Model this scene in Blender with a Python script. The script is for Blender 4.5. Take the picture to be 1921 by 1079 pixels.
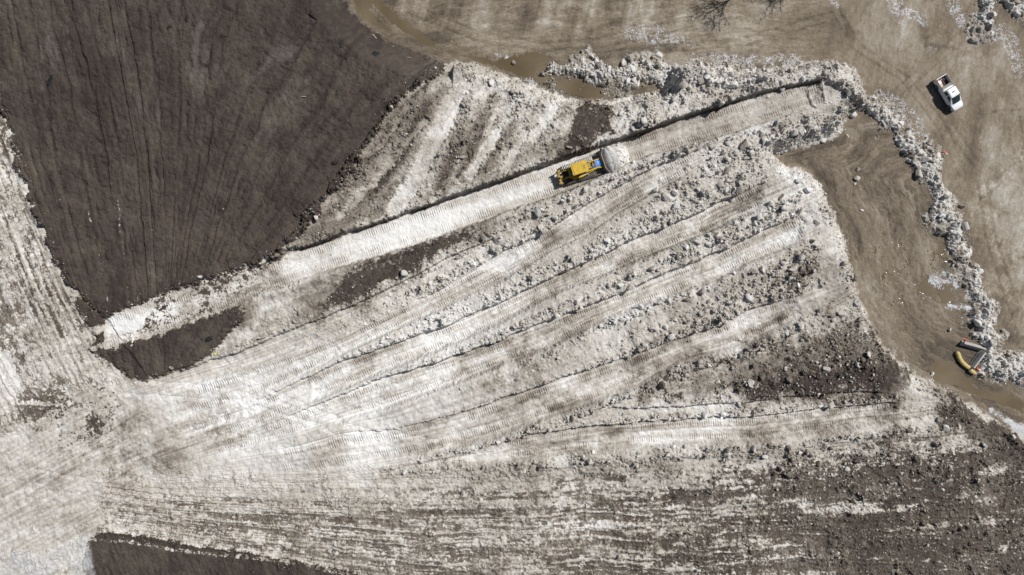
import bpy, bmesh, math, random
import numpy as np
from mathutils import Vector, Matrix

for o in list(bpy.data.objects):
    bpy.data.objects.remove(o)
SC = bpy.context.scene
COL = SC.collection
R = math.radians

# ------------------------------------------------------------------ camera, sky, sun, exposure
S, H = 0.083, 106.0                    # metres per photo pixel at height 0, height of the drone
ZLOT = -2.5                            # the mud lot lies below the snow dump
cam = bpy.data.cameras.new('camera')
cam.sensor_width = 36.0
cam.lens = 18.0 / (960.5 * S / H)
cam.clip_end = 3000
cam_o = bpy.data.objects.new('camera', cam)
cam_o.location = (0, 0, H)
COL.objects.link(cam_o)
SC.camera = cam_o

SUN_EL, SUN_AZ = 50.0, 34.5            # elevation; angle of the sun counter-clockwise from +X
world = bpy.data.worlds.new("World")
SC.world = world
world.use_nodes = True
wn = world.node_tree
bg = wn.nodes.get('Background') or wn.nodes.new('ShaderNodeBackground')
sky = wn.nodes.new('ShaderNodeTexSky')
sky.sky_type = 'NISHITA'
sky.sun_disc = False
sky.sun_elevation = R(SUN_EL)
sky.sun_rotation = R(90 - SUN_AZ)
wn.links.new(sky.outputs[0], bg.inputs[0])
bg.inputs[1].default_value = 0.05
sun = bpy.data.lights.new('sun', 'SUN')
sun.energy = 5.0
sun.angle = R(0.5)
sun.color = (1.0, 0.97, 0.93)
sun_o = bpy.data.objects.new('sun', sun)
sd = Vector((math.cos(R(SUN_AZ)) * math.cos(R(SUN_EL)), math.sin(R(SUN_AZ)) * math.cos(R(SUN_EL)), math.sin(R(SUN_EL))))
sun_o.rotation_euler = sd.to_track_quat('Z', 'Y').to_euler()
sun_o.location = sd * 200
COL.objects.link(sun_o)
SC.view_settings.view_transform = 'Standard'
SC.view_settings.look = 'None'
SC.view_settings.exposure = -0.08
SC.view_settings.gamma = 1.0
SC.view_settings.use_curve_mapping = False

rng = np.random.default_rng(7)
random.seed(7)

def W(u, v, z=0.0):
    "photo pixel seen at height z -> world x, y"
    k = (H - z) / H
    return (u - 960.5) * S * k, (539.5 - v) * S * k

LK = (H - ZLOT) / H
def lot(pts):
    "photo pixels of things on the mud lot -> map pixels (metres / S)"
    return [((p[0] - 960.5) * LK + 960.5, (p[1] - 539.5) * LK + 539.5) + tuple(p[2:]) for p in pts]

# ------------------------------------------------------------------ materials
def nt(mat):
    mat.use_nodes = True
    t = mat.node_tree
    return t, t.nodes, t.links, t.nodes['Principled BSDF']

def ramp(nodes, stops):
    r = nodes.new('ShaderNodeValToRGB')
    el = r.color_ramp.elements
    while len(el) < len(stops):
        el.new(0.5)
    for e, (p, c) in zip(el, stops):
        e.position = p
        e.color = (*c, 1)
    return r

def math_node(nodes, links, op, a, b=None, clamp=False):
    m = nodes.new('ShaderNodeMath')
    m.operation = op
    m.use_clamp = clamp
    for i, x in enumerate((a, b)):
        if x is None: continue
        if isinstance(x, (int, float)): m.inputs[i].default_value = x
        else: links.new(x, m.inputs[i])
    return m.outputs[0]

def mix_col(nodes, links, f, a, b, mode='MIX'):
    m = nodes.new('ShaderNodeMix')
    m.data_type = 'RGBA'
    m.blend_type = mode
    if isinstance(f, (int, float)): m.inputs[0].default_value = f
    else: links.new(f, m.inputs[0])
    for i, x in ((6, a), (7, b)):
        if isinstance(x, tuple): m.inputs[i].default_value = (*x, 1)
        else: links.new(x, m.inputs[i])
    return m.outputs[2]

SNOW_RAMP = [(0.0, (0.74, 0.735, 0.72)), (0.2, (0.56, 0.54, 0.505)), (0.36, (0.418, 0.387, 0.342)), (0.55, (0.225, 0.198, 0.165)),
             (0.78, (0.086, 0.070, 0.056)), (1.0, (0.039, 0.0298, 0.0256))]
MUD_RAMP = [(0.0, (0.058, 0.047, 0.037)), (0.3, (0.124, 0.100, 0.074)), (0.55, (0.207, 0.169, 0.124)), (0.8, (0.30, 0.265, 0.215)), (1.0, (0.42, 0.39, 0.34))]

def surface_material():
    "dirty snow, dirt crust and mud: driven by attributes of the modelled surface plus node noise"
    m = bpy.data.materials.new('site_surface')
    t, n, l, p = nt(m)
    def attr(name):
        a = n.new('ShaderNodeAttribute')
        a.attribute_name = name
        return a.outputs['Fac']
    dirt, mud, tone, wet, ice = (attr(k) for k in ('dirt', 'mud', 'tone', 'wet', 'ice'))
    trk, ts = attr('trk'), attr('ts')
    geo = n.new('ShaderNodeNewGeometry')
    def noise(scale, detail, rough=0.6):
        x = n.new('ShaderNodeTexNoise')
        x.inputs['Scale'].default_value = scale
        x.inputs['Detail'].default_value = detail
        x.inputs['Roughness'].default_value = rough
        l.new(geo.outputs['Position'], x.inputs['Vector'])
        return x
    nf, nm = noise(5.0, 4), noise(0.7, 6)
    nfc = math_node(n, l, 'SUBTRACT', nf.outputs[0], 0.5)
    nmc = math_node(n, l, 'SUBTRACT', nm.outputs[0], 0.5)
    d1 = math_node(n, l, 'MULTIPLY', nfc, 0.28)
    d2 = math_node(n, l, 'MULTIPLY', nmc, 0.16)
    dd = math_node(n, l, 'ADD', math_node(n, l, 'ADD', dirt, d1), d2, True)
    rs = ramp(n, SNOW_RAMP)
    l.new(dd, rs.inputs[0])
    t1 = math_node(n, l, 'MULTIPLY', nfc, 0.22)
    t2 = math_node(n, l, 'MULTIPLY', nmc, 0.22)
    tt = math_node(n, l, 'ADD', math_node(n, l, 'ADD', tone, t1), t2, True)
    rm = ramp(n, MUD_RAMP)
    l.new(tt, rm.inputs[0])
    c = mix_col(n, l, mud, rs.outputs[0], rm.outputs[0])
    wetcol = mix_col(n, l, math_node(n, l, 'MULTIPLY', wet, 0.35), c, (0.085, 0.062, 0.036))
    c2 = mix_col(n, l, ice, wetcol, (0.56, 0.575, 0.60))
    l.new(c2, p.inputs['Base Color'])
    ro = math_node(n, l, 'SUBTRACT', 0.92, math_node(n, l, 'MULTIPLY', wet, 0.35), True)
    l.new(ro, p.inputs['Roughness'])
    p.inputs['Specular IOR Level'].default_value = 0.25
    # grouser marks pressed by the crawler tracks
    w = math_node(n, l, 'SINE', math_node(n, l, 'MULTIPLY', ts, 2 * math.pi / 4.3))
    w = math_node(n, l, 'MULTIPLY', math_node(n, l, 'MULTIPLY', w, trk), 0.045)
    nb = noise(7.0, 5, 0.65)
    hb = math_node(n, l, 'ADD', w, math_node(n, l, 'MULTIPLY', nb.outputs[0], 0.06))
    b = n.new('ShaderNodeBump')
    b.inputs['Strength'].default_value = 0.9
    b.inputs['Distance'].default_value = 1.0
    l.new(hb, b.inputs['Height'])
    l.new(b.outputs[0], p.inputs['Normal'])
    return m

def water_material():
    m = bpy.data.materials.new('muddy_water')
    t, n, l, p = nt(m)
    geo = n.new('ShaderNodeNewGeometry')
    x = n.new('ShaderNodeTexNoise')
    x.inputs['Scale'].default_value = 0.16
    x.inputs['Detail'].default_value = 5
    l.new(geo.outputs['Position'], x.inputs['Vector'])
    r = ramp(n, [(0.3, (0.100, 0.075, 0.043)), (0.55, (0.138, 0.107, 0.066)), (0.75, (0.17, 0.136, 0.090))])
    l.new(x.outputs[0], r.inputs[0])
    l.new(r.outputs[0], p.inputs['Base Color'])
    p.inputs['Roughness'].default_value = 0.2
    p.inputs['Specular IOR Level'].default_value = 0.4
    return m

def plain(name, col, rough=0.6, metal=0.0, var=0.25, scale=3.0, bump=0.0, dirt=None, dirt_amt=0.5):
    m = bpy.data.materials.new(name)
    t, n, l, p = nt(m)
    tc = n.new('ShaderNodeTexCoord')
    x = n.new('ShaderNodeTexNoise')
    x.inputs['Scale'].default_value = scale
    x.inputs['Detail'].default_value = 6
    l.new(tc.outputs['Object'], x.inputs['Vector'])
    r = ramp(n, [(0.25, tuple(max(0, c * (1 - var)) for c in col)), (0.75, tuple(min(1, c * (1 + var)) for c in col))])
    l.new(x.outputs[0], r.inputs[0])
    out = r.outputs[0]
    if dirt:
        y = n.new('ShaderNodeTexNoise')
        y.inputs['Scale'].default_value = scale * 1.7
        y.inputs['Detail'].default_value = 8
        l.new(tc.outputs['Object'], y.inputs['Vector'])
        rr = ramp(n, [(0.5 - 0.22 * dirt_amt, (0, 0, 0)), (0.72, (1, 1, 1))])
        l.new(y.outputs[0], rr.inputs[0])
        out = mix_col(n, l, math_node(n, l, 'MULTIPLY', rr.outputs[0], dirt_amt), out, dirt)
    l.new(out, p.inputs['Base Color'])
    p.inputs['Roughness'].default_value = rough
    p.inputs['Metallic'].default_value = metal
    if bump:
        b = n.new('ShaderNodeBump')
        b.inputs['Strength'].default_value = 0.6
        b.inputs['Distance'].default_value = bump
        l.new(x.outputs[0], b.inputs['Height'])
        l.new(b.outputs[0], p.inputs['Normal'])
    return m

DIRTC = (0.16, 0.13, 0.10)
M = dict(
    surface=surface_material(), water=water_material(),
    yellow=plain('worn_yellow_paint', (0.56, 0.36, 0.012), 0.45, 0, 0.12, 2.0, 0, (0.25, 0.17, 0.04), 0.35),
    yellow_dirty=plain('dirty_yellow_paint', (0.45, 0.29, 0.02), 0.6, 0, 0.2, 4.0, 0, DIRTC, 0.7),
    steel=plain('worn_steel', (0.22, 0.215, 0.21), 0.45, 0.4, 0.25, 3.0, 0.01, DIRTC, 0.4),
    bright_steel=plain('polished_steel', (0.5, 0.5, 0.5), 0.3, 0.7, 0.15, 3.0),
    track=plain('track_steel', (0.07, 0.065, 0.06), 0.6, 0.2, 0.3, 5.0, 0.01, (0.4, 0.38, 0.35), 0.35),
    snow_packed=plain('packed_snow', (0.62, 0.61, 0.60), 0.8, 0, 0.12, 6.0, 0.02),
    black=plain('black_rubber', (0.02, 0.02, 0.02), 0.75, 0, 0.3, 5.0),
    dark=plain('dark_machine_parts', (0.035, 0.032, 0.03), 0.6, 0.2, 0.3, 5.0, 0, DIRTC, 0.3),
    blue=plain('blue_plastic', (0.008, 0.15, 0.52), 0.4, 0, 0.1, 2.0),
    white=plain('white_car_paint', (0.72, 0.74, 0.76), 0.28, 0, 0.03, 1.0),
    glass=plain('tinted_glass', (0.02, 0.032, 0.034), 0.06, 0, 0.2, 1.0),
    chrome=plain('chrome', (0.6, 0.6, 0.6), 0.15, 0.9, 0.05),
    rim=plain('alloy_rim', (0.35, 0.35, 0.36), 0.35, 0.7, 0.1),
    bed=plain('bed_liner', (0.045, 0.04, 0.04), 0.8, 0, 0.4, 6.0, 0, (0.2, 0.12, 0.10), 0.5),
    lamp_clear=plain('clear_lamp', (0.55, 0.57, 0.6), 0.1, 0, 0.05),
    lamp_red=plain('red_lamp', (0.35, 0.01, 0.01), 0.2, 0, 0.05),
    orange=plain('safety_orange', (0.75, 0.10, 0.02), 0.5, 0, 0.12, 4.0),
    reflective=plain('white_reflective_band', (0.75, 0.75, 0.75), 0.35, 0, 0.05),
    concrete=plain('concrete', (0.42, 0.41, 0.395), 0.9, 0, 0.12, 2.5, 0.02, (0.22, 0.2, 0.17), 0.4),
    straw=plain('straw', (0.50, 0.40, 0.17), 0.95, 0, 0.3, 9.0, 0.05),
    netting=plain('netting_band', (0.33, 0.26, 0.12), 0.95, 0, 0.2, 9.0),
    wood=plain('weathered_wood', (0.34, 0.31, 0.27), 0.85, 0, 0.25, 4.0),
    card=plain('pale_cardboard', (0.62, 0.50, 0.32), 0.8, 0, 0.1, 2.0),
    offwhite=plain('off_white_plastic', (0.70, 0.69, 0.64), 0.5, 0, 0.05),
    brown=plain('brown_sacking', (0.12, 0.07, 0.06), 0.9, 0, 0.4, 6.0),
    toolbox=plain('grey_aluminium', (0.13, 0.135, 0.145), 0.6, 0.0, 0.1, 3.0),
    blackbag=plain('black_debris', (0.008, 0.008, 0.009), 0.7, 0, 0.4, 5.0),
    bark=plain('dark_bark', (0.06, 0.048, 0.038), 0.9, 0, 0.3, 8.0),
    flag=plain('yellow_green_plastic', (0.55, 0.60, 0.05), 0.5, 0, 0.1),
)

# ------------------------------------------------------------------ tags
def tag(o, label=None, cat=None, group=None, kind=None):
    if label: o['label'] = label
    if cat: o['category'] = cat
    if group: o['group'] = group
    if kind: o['kind'] = kind
    return o

def thing(name, label, cat, loc=(0, 0, 0), rotz=0.0, group=None):
    o = bpy.data.objects.new(name, None)
    o.empty_display_size = 0.3
    COL.objects.link(o)
    o.location = loc
    o.rotation_euler = (0, 0, rotz)
    return tag(o, label, cat, group)

def mesh_np(name, verts, faces_flat, sizes, mat, smooth=True):
    me = bpy.data.meshes.new(name)
    nv, nl, nf = len(verts), len(faces_flat), len(sizes)
    me.vertices.add(nv)
    me.vertices.foreach_set('co', np.ascontiguousarray(verts, dtype=np.float32).ravel())
    me.loops.add(nl)
    me.loops.foreach_set('vertex_index', np.ascontiguousarray(faces_flat, dtype=np.int32))
    me.polygons.add(nf)
    st = np.concatenate(([0], np.cumsum(sizes)[:-1])).astype(np.int32)
    me.polygons.foreach_set('loop_start', st)
    me.polygons.foreach_set('use_smooth', np.full(nf, smooth, dtype=bool))
    me.update(calc_edges=True)
    if mat: me.materials.append(mat)
    return me

def set_attrs(me, d):
    for k, a in d.items():
        at = me.attributes.new(k, 'FLOAT', 'POINT')
        at.data.foreach_set('value', np.ascontiguousarray(a, dtype=np.float32).ravel())

# ------------------------------------------------------------------ map tools (everything in map pixels: metres / S)
def axis(lo, hi, p, m):
    a = np.arange(lo, hi + p, p)
    out, step, x = [], p, a[-1]
    while x < hi + m:
        step = min(step * 1.06, 12)
        x += step
        out.append(x)
    right = np.array(out)
    left = lo - (right - a[-1])[::-1]
    return np.concatenate((left, a, right))

PITCH = 1.05
AU = axis(-20, 1941, PITCH, 380)
AV = axis(-20, 1099, PITCH, 330)
U, V = np.meshgrid(AU.astype(np.float32), AV.astype(np.float32))
CP = 4.0
CAU = np.arange(-420, 2345, CP)
CAV = np.arange(-370, 1450, CP)
CU, CV = np.meshgrid(CAU, CAV)

_fu = np.clip((AU - CAU[0]) / CP, 0, len(CAU) - 1.001); _iu = _fu.astype(int); _fu = (_fu - _iu).astype(np.float32)
_fv = np.clip((AV - CAV[0]) / CP, 0, len(CAV) - 1.001); _iv = _fv.astype(int); _fv = (_fv - _iv).astype(np.float32)
def up(c):
    "coarse map -> dense map"
    c = c.astype(np.float32)
    a = c[:, _iu] * (1 - _fu) + c[:, _iu + 1] * _fu
    return a[_iv] * (1 - _fv)[:, None] + a[_iv + 1] * _fv[:, None]

def ss(a, b, x):
    t = np.clip((x - a) / (b - a), 0, 1)
    return t * t * (3 - 2 * t)

def sdf(pts):
    "signed distance (positive inside) of a polygon on the coarse map"
    P = np.array([p[:2] for p in pts], float)
    d = np.full(CU.shape, 1e9)
    inside = np.zeros(CU.shape, bool)
    for a, b in zip(P, np.roll(P, -1, 0)):
        e = b - a
        t = np.clip(((CU - a[0]) * e[0] + (CV - a[1]) * e[1]) / (e @ e + 1e-9), 0, 1)
        d = np.minimum(d, np.hypot(CU - a[0] - t * e[0], CV - a[1] - t * e[1]))
        if a[1] != b[1]:
            c = ((a[1] > CV) != (b[1] > CV)) & (CU < (b[0] - a[0]) * (CV - a[1]) / (b[1] - a[1]) + a[0])
            inside ^= c
    return up(np.where(inside, d, -d))

def line_d(pts):
    "distance minus local half-width of a polyline of (u, v[, halfwidth])"
    best = np.full(CU.shape, 1e9)
    for a, b in zip(pts[:-1], pts[1:]):
        ex, ey = b[0] - a[0], b[1] - a[1]
        t = np.clip(((CU - a[0]) * ex + (CV - a[1]) * ey) / (ex * ex + ey * ey + 1e-9), 0, 1)
        w = 0 if len(a) < 3 else a[2] + (b[2] - a[2]) * t
        best = np.minimum(best, np.hypot(CU - a[0] - t * ex, CV - a[1] - t * ey) - w)
    return up(best)

def yline(pts, u=None):
    p = np.array(pts, float)
    u = CAU if u is None else u
    y = np.interp(u, p[:, 0], p[:, 1])
    sl = (p[1, 1] - p[0, 1]) / (p[1, 0] - p[0, 0])
    sr = (p[-1, 1] - p[-2, 1]) / (p[-1, 0] - p[-2, 0])
    y = np.where(u < p[0, 0], p[0, 1] + sl * (u - p[0, 0]), y)
    return np.where(u > p[-1, 0], p[-1, 1] + sr * (u - p[-1, 0]), y)

def xline(pts):
    return yline([(b, a) for a, b in pts], CAV)

def family_y(guides):
    "guide curves v(u), top to bottom -> continuous index across them"
    Y = np.array([yline(g) for g in guides])
    Y = np.maximum.accumulate(Y + np.arange(len(guides))[:, None] * 0.01, axis=0)
    out = np.empty(CU.shape)
    k = np.arange(len(guides))
    for i in range(CU.shape[1]):
        y = Y[:, i]
        out[:, i] = np.interp(CAV, y, k) + np.minimum(0, (CAV - y[0]) / 40) + np.maximum(0, (CAV - y[-1]) / 40)
    return up(out)

def family_x(guides):
    X = np.array([xline(g) for g in guides])
    X = np.maximum.accumulate(X + np.arange(len(guides))[:, None] * 0.01, axis=0)
    out = np.empty(CU.shape)
    k = np.arange(len(guides))
    for i in range(CU.shape[0]):
        x = X[:, i]
        out[i] = np.interp(CAU, x, k) + np.minimum(0, (CAU - x[0]) / 40) + np.maximum(0, (CAU - x[-1]) / 40)
    return up(out)

# ---- tiling noise textures
TN = 1024
def spectral(lo, hi, power, seed):
    r = np.random.default_rng(seed)
    f = np.fft.fft2(r.standard_normal((TN, TN)))
    fx = np.fft.fftfreq(TN)[:, None] * TN
    fy = np.fft.fftfreq(TN)[None, :] * TN
    k = np.hypot(fx, fy)
    amp = np.where((k >= lo) & (k <= hi), 1.0 / np.maximum(k, 1) ** power, 0)
    t = np.fft.ifft2(f * amp).real
    return (t / t.std()).astype(np.float32)
T_FBM = spectral(4, 300, 1.55, 1)      # cloudy, std 1; feature size about TN/6 texels
T_FBM2 = spectral(4, 400, 1.2, 2)      # rougher
T_FINE = spectral(18, 420, 0.85, 4)     # busy, no big clouds
T_BAND = spectral(40, 90, 0.0, 3)      # one size, about 16 texels

def clod_tile(seed, n, r0, r1, power=2.2):
    t = np.zeros((TN, TN), np.float32)
    tid = np.full((TN, TN), 0.5, np.float32)
    r = np.random.default_rng(seed)
    for _ in range(n):
        rad = r0 * (1 - r.random() * (1 - (r0 / r1) ** power)) ** (-1 / power)
        cx, cy = r.random(2) * TN
        k = int(rad * 1.5) + 2
        ix = np.arange(int(cx) - k, int(cx) + k + 1)
        iy = np.arange(int(cy) - k, int(cy) + k + 1)
        X, Y = np.meshgrid(ix - cx, iy - cy)
        a = r.random() * math.pi
        st = 0.65 + 0.7 * r.random()
        xr = (X * math.cos(a) + Y * math.sin(a)) * st
        yr = (-X * math.sin(a) + Y * math.cos(a)) / st
        q = np.maximum(np.maximum(np.abs(xr), np.abs(yr)) * 1.12, np.hypot(xr, yr)) / rad
        tx, ty = (r.random(2) - 0.5) * 0.9
        h = np.where(q < 1, np.sqrt(np.clip(1 - q ** 3, 0, 1)) * (0.75 + tx * xr / rad + ty * yr / rad) * rad, 0)
        sl = np.ix_(iy % TN, ix % TN)
        win = h > t[sl]
        t[sl] = np.where(win, h, t[sl])
        tid[sl] = np.where(win, r.random(), tid[sl])
    return t, tid
T_CLOD, T_CID = clod_tile(5, 14000, 2.2, 11)          # crowded clods, radius 2 to 11 texels
T_CLOD2, T_CID2 = clod_tile(6, 5200, 3.0, 16, 1.6)     # bigger, sparser

def samp(T, x, y):
    x = np.mod(x, TN); y = np.mod(y, TN)
    ix = x.astype(np.int32); iy = y.astype(np.int32)
    fx = (x - ix).astype(np.float32); fy = (y - iy).astype(np.float32)
    ix %= TN; iy %= TN
    jx = (ix + 1) % TN; jy = (iy + 1) % TN
    return (T[iy, ix] * (1 - fx) + T[iy, jx] * fx) * (1 - fy) + (T[jy, ix] * (1 - fx) + T[jy, jx] * fx) * fy

ca, sa = math.cos(0.6), math.sin(0.6)
RU, RV = U * ca + V * sa, V * ca - U * sa
n_big = samp(T_FBM, RU * 0.55 + 33, RV * 0.55 + 71)      # ~250 px clouds
n_mid = samp(T_FBM, RU * 2.1 + 400, RV * 2.1 + 90)       # ~70 px
n_sml = samp(T_FBM2, RU * 5.3 + 10, RV * 5.3 + 300)      # ~20 px and rougher
n_fin = samp(T_FBM2, RU * 15.0 + 210, RV * 15.0 + 77)       # ~7 px and finer
n_edge = 0.55 * n_mid + 0.45 * n_sml
clod1 = samp(T_CLOD, RU * 2.0 + 5, RV * 2.0)             # radius 1.1 .. 5.5 px
cid1 = samp(T_CID, RU * 2.0 + 5, RV * 2.0) - 0.5            # a value of its own for every clod
cid2 = samp(T_CID2, RU * 1.55 + 90, RV * 1.55 + 50) - 0.5
clod2 = samp(T_CLOD2, RU * 1.55 + 90, RV * 1.55 + 50)    # radius 2 .. 10 px

def soft(poly, w=6.0, amp=4.0, nz=None):
    d = sdf(poly)
    return ss(-w, w, d + amp * (n_edge if nz is None else nz))

# ------------------------------------------------------------------ lines traced on the snow dump
A_up = [(100, 632), (197, 593), (267, 567), (333, 547), (433, 518), (550, 470), (640, 440), (700, 420), (773, 394), (860, 364), (1000, 316),
        (1100, 281), (1156, 262), (1241, 233), (1311, 210), (1382, 187), (1466, 165), (1545, 149)]
A_lo = [(100, 690), (233, 642), (320, 617), (383, 590), (500, 547), (640, 500), (773, 460), (907, 413), (1040, 367), (1120, 333),
        (1190, 301), (1286, 272), (1353, 256), (1438, 229), (1517, 203), (1560, 192)]
L1 = [(285, 712), (440, 663), (567, 610), (640, 583), (690, 560), (773, 520), (853, 477), (940, 440), (1040, 393), (1110, 358), (1200, 322), (1297, 280)]
B_up = [(300, 738), (440, 698), (640, 630), (697, 602), (827, 541), (940, 474), (1017, 438), (1100, 384), (1156, 351), (1213, 320), (1297, 286)]
B_lo = [(300, 800), (480, 745), (673, 650), (773, 604), (900, 545), (957, 517), (1040, 468), (1107, 437), (1165, 396), (1213, 368), (1269, 337), (1325, 305)]
L3 = [(300, 815), (480, 752), (640, 678), (840, 610), (923, 574), (1007, 534), (1173, 457), (1280, 412), (1320, 396), (1353, 376), (1382, 365), (1426, 345)]
C_lo = [(300, 860), (480, 800), (640, 730), (807, 662), (873, 636), (967, 592), (1023, 560), (1133, 515), (1233, 473), (1330, 436), (1380, 412), (1440, 385), (1490, 365)]
L4 = [(300, 862), (480, 805), (707, 713), (840, 673), (940, 637), (1040, 597), (1180, 543), (1280, 500), (1323, 483), (1390, 453), (1447, 427), (1500, 402)]
D_lo = [(300, 880), (500, 830), (700, 775), (840, 725), (950, 683), (1033, 653), (1107, 613), (1207, 572), (1280, 547), (1347, 527), (1413, 490), (1467, 470), (1530, 438)]
L5 = [(300, 885), (560, 835), (640, 812), (733, 808), (820, 787), (900, 763), (1000, 727), (1073, 703), (1173, 670), (1280, 632), (1357, 607), (1420, 577), (1482, 558)]
E_lo = [(300, 892), (600, 885), (700, 868), (800, 853), (867, 837), (933, 820), (1007, 790), (1107, 757), (1200, 727), (1280, 680), (1380, 653), (1440, 627), (1495, 598)]
R6_lo = [(300, 896), (600, 890), (740, 873), (787, 864), (867, 847), (927, 837), (1000, 812), (1107, 775), (1150, 755), (1280, 706), (1430, 652), (1550, 592)]
L7a = [(1000, 800), (1080, 785), (1150, 763), (1200, 768), (1280, 764), (1400, 756), (1480, 744), (1560, 738), (1660, 735)]
L7b = [(300, 899), (640, 893), (740, 878), (867, 851), (1000, 813), (1140, 797), (1280, 787), (1420, 782), (1560, 765), (1695, 752)]
F_lo = [(300, 902), (640, 896), (700, 889), (840, 870), (1007, 860), (1107, 845), (1280, 832), (1413, 828), (1513, 815), (1690, 790)]
R7_lo = [(300, 905), (700, 905), (870, 900), (1000, 893), (1150, 880), (1280, 864), (1480, 858), (1600, 845), (1760, 832)]
FAM = [A_lo, L1, B_up, B_lo, L3, C_lo, L4, D_lo, L5, E_lo, R6_lo, L7b, F_lo, R7_lo]
TF = family_y(FAM)

bot_guides = [R7_lo, [(150, 905), (300, 925), (500, 935), (800, 945), (1100, 938), (1500, 915), (1921, 885)],
              [(180, 930), (300, 950), (500, 965), (800, 985), (1100, 985), (1500, 975), (1921, 960)],
              [(190, 960), (300, 975), (500, 1000), (800, 1025), (1100, 1033), (1500, 1030), (1921, 1015)],
              [(200, 992), (283, 1000), (367, 1015), (500, 1032), (640, 1055), (800, 1072), (1100, 1078), (1500, 1075), (1921, 1065)],
              [(165, 1012), (247, 1017), (333, 1033), (467, 1043), (567, 1053), (640, 1073), (800, 1100), (1921, 1110)]]
TB = family_y(bot_guides)
crust_guides = [[(-20, 0), (50, 300), (150, 560)], [(60, 0), (110, 300), (180, 580)], [(133, 0), (150, 83), (173, 167), (205, 300), (245, 560)],
                [(207, 0), (233, 150), (262, 300), (285, 580)], [(235, 0), (255, 117), (279, 300), (300, 580)], [(330, 0), (330, 300), (320, 580)],
                [(443, 0), (413, 83), (400, 200), (390, 300), (335, 560)], [(600, 0), (567, 83), (500, 200), (450, 300), (370, 560)],
                [(720, 0), (617, 200), (540, 300), (400, 560)], [(850, 60), (650, 300), (430, 560)]]
TC = family_x(crust_guides)
left_guides = [[(-150, 300), (-60, 560), (60, 760)], [(-60, 300), (40, 560), (120, 720)], [(-10, 300), (80, 520), (170, 720)],
               [(10, 220), (50, 330), (140, 540), (215, 680)], [(0, 160), (60, 370), (150, 545), (250, 710)]]
TL = family_x(left_guides)
wedge_guides = [[(860, 60), (825, 120), (740, 195), (680, 290), (620, 370), (555, 455), (500, 500)], [(950, 100), (862, 160), (820, 230), (755, 345), (690, 420)],
                [(960, 140), (900, 180), (862, 260), (800, 360), (770, 400)], [(1000, 140), (940, 200), (900, 300), (850, 365)],
                [(1060, 170), (1010, 250), (930, 340)], [(1140, 180), (1100, 260), (1060, 300)]]
TW = family_x(wedge_guides)

# ------------------------------------------------------------------ zones
pile_poly = [(-600, -600), (640, -600), (640, -20), (655, 20), (720, 75), (790, 100), (838, 118), (880, 115), (940, 138), (990, 155), (1060, 182),
             (1120, 190), (1190, 180), (1240, 172), (1260, 120), (1350, 132), (1420, 138), (1500, 114), (1560, 114), (1606, 128), (1625, 180), (1638, 205),
             (1590, 215), (1578, 255), (1500, 278), (1450, 292), (1480, 312), (1518, 322), (1540, 350), (1560, 395), (1582, 440), (1590, 470),
             (1600, 520), (1620, 580), (1660, 650), (1720, 703), (1800, 742), (1850, 775), (1925, 822), (2600, 1150), (2600, 1800), (-600, 1800)]
d_pile = sdf(lot(pile_poly))
pile = ss(-2, 2, d_pile + 2.5 * n_sml)
mudm = 1 - pile
crust_poly = [(-500, -500), (660, -500), (655, -20), (668, 20), (730, 62), (800, 92), (838, 112), (822, 140), (742, 195), (682, 290), (620, 372), (556, 452), (505, 480),
              (440, 510), (333, 540), (200, 596), (150, 547), (105, 470), (60, 372), (22, 250), (-10, 150), (-30, 60)]
crust_poly2 = [(172, 650), (196, 640), (236, 644), (320, 620), (400, 590), (462, 574), (452, 600), (420, 640), (398, 668), (340, 692), (285, 712), (235, 705), (215, 690), (190, 668)]
crust_s = [(140, 545), (200, 600), (205, 625), (190, 640), (160, 590)]
crust_low = [(165, 1014), (182, 1004), (205, 999), (283, 1009), (367, 1024), (467, 1037), (567, 1052), (660, 1073), (760, 1093), (900, 1105), (800, 1600), (170, 1600), (160, 1060)]
darks = [  # bare dirt patches: polygon
    [(606, 572), (650, 520), (720, 480), (800, 458), (885, 425), (882, 445), (840, 470), (760, 515), (690, 552), (640, 575)],
    [(1050, 290), (1062, 262), (1075, 215), (1095, 188), (1145, 198), (1138, 240), (1125, 262), (1075, 292)],
    [(1400, 738), (1440, 720), (1520, 708), (1590, 692), (1640, 690), (1690, 700), (1650, 733), (1560, 736), (1480, 735)],
    [(1760, 765), (1810, 752), (1850, 780), (1925, 840), (1960, 900), (1880, 860), (1800, 800), (1765, 800)],
]
z_fan = [(200, 720), (285, 712), (640, 583), (1000, 420), (1297, 282), (1460, 300), (1520, 322), (1620, 580), (1680, 700), (1700, 790), (1280, 860), (870, 900), (330, 905), (210, 860)]
z_low = [(180, 880), (330, 905), (870, 900), (1280, 864), (1600, 842), (1700, 800), (1720, 740), (1760, 740), (1850, 780), (2300, 980), (2300, 1500), (800, 1500), (640, 1079), (200, 990)]
z_left = [(-400, 200), (0, 165), (60, 372), (150, 547), (250, 712), (225, 730), (140, 720), (60, 800), (-400, 900)]
z_wedge = [(825, 110), (880, 100), (1545, 100), (1640, 210), (1545, 149), (1100, 281), (560, 470), (500, 500), (742, 195)]

m_crust = np.maximum.reduce([soft(crust_poly, 4, 5), soft(crust_poly2, 4, 4), soft(crust_s, 4, 3), soft(crust_low, 3, 3)])
m_low = soft(z_low, 14, 14)
m_left = soft(z_left, 10, 8)
m_wedge = soft(z_wedge, 4, 4)
m_halo = np.maximum.reduce([ss(-34, 4, sdf(p) + 10 * n_edge) for p in darks + [crust_poly2]])
m_dark = np.maximum.reduce([soft(p, 14, 13) for p in darks])

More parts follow.
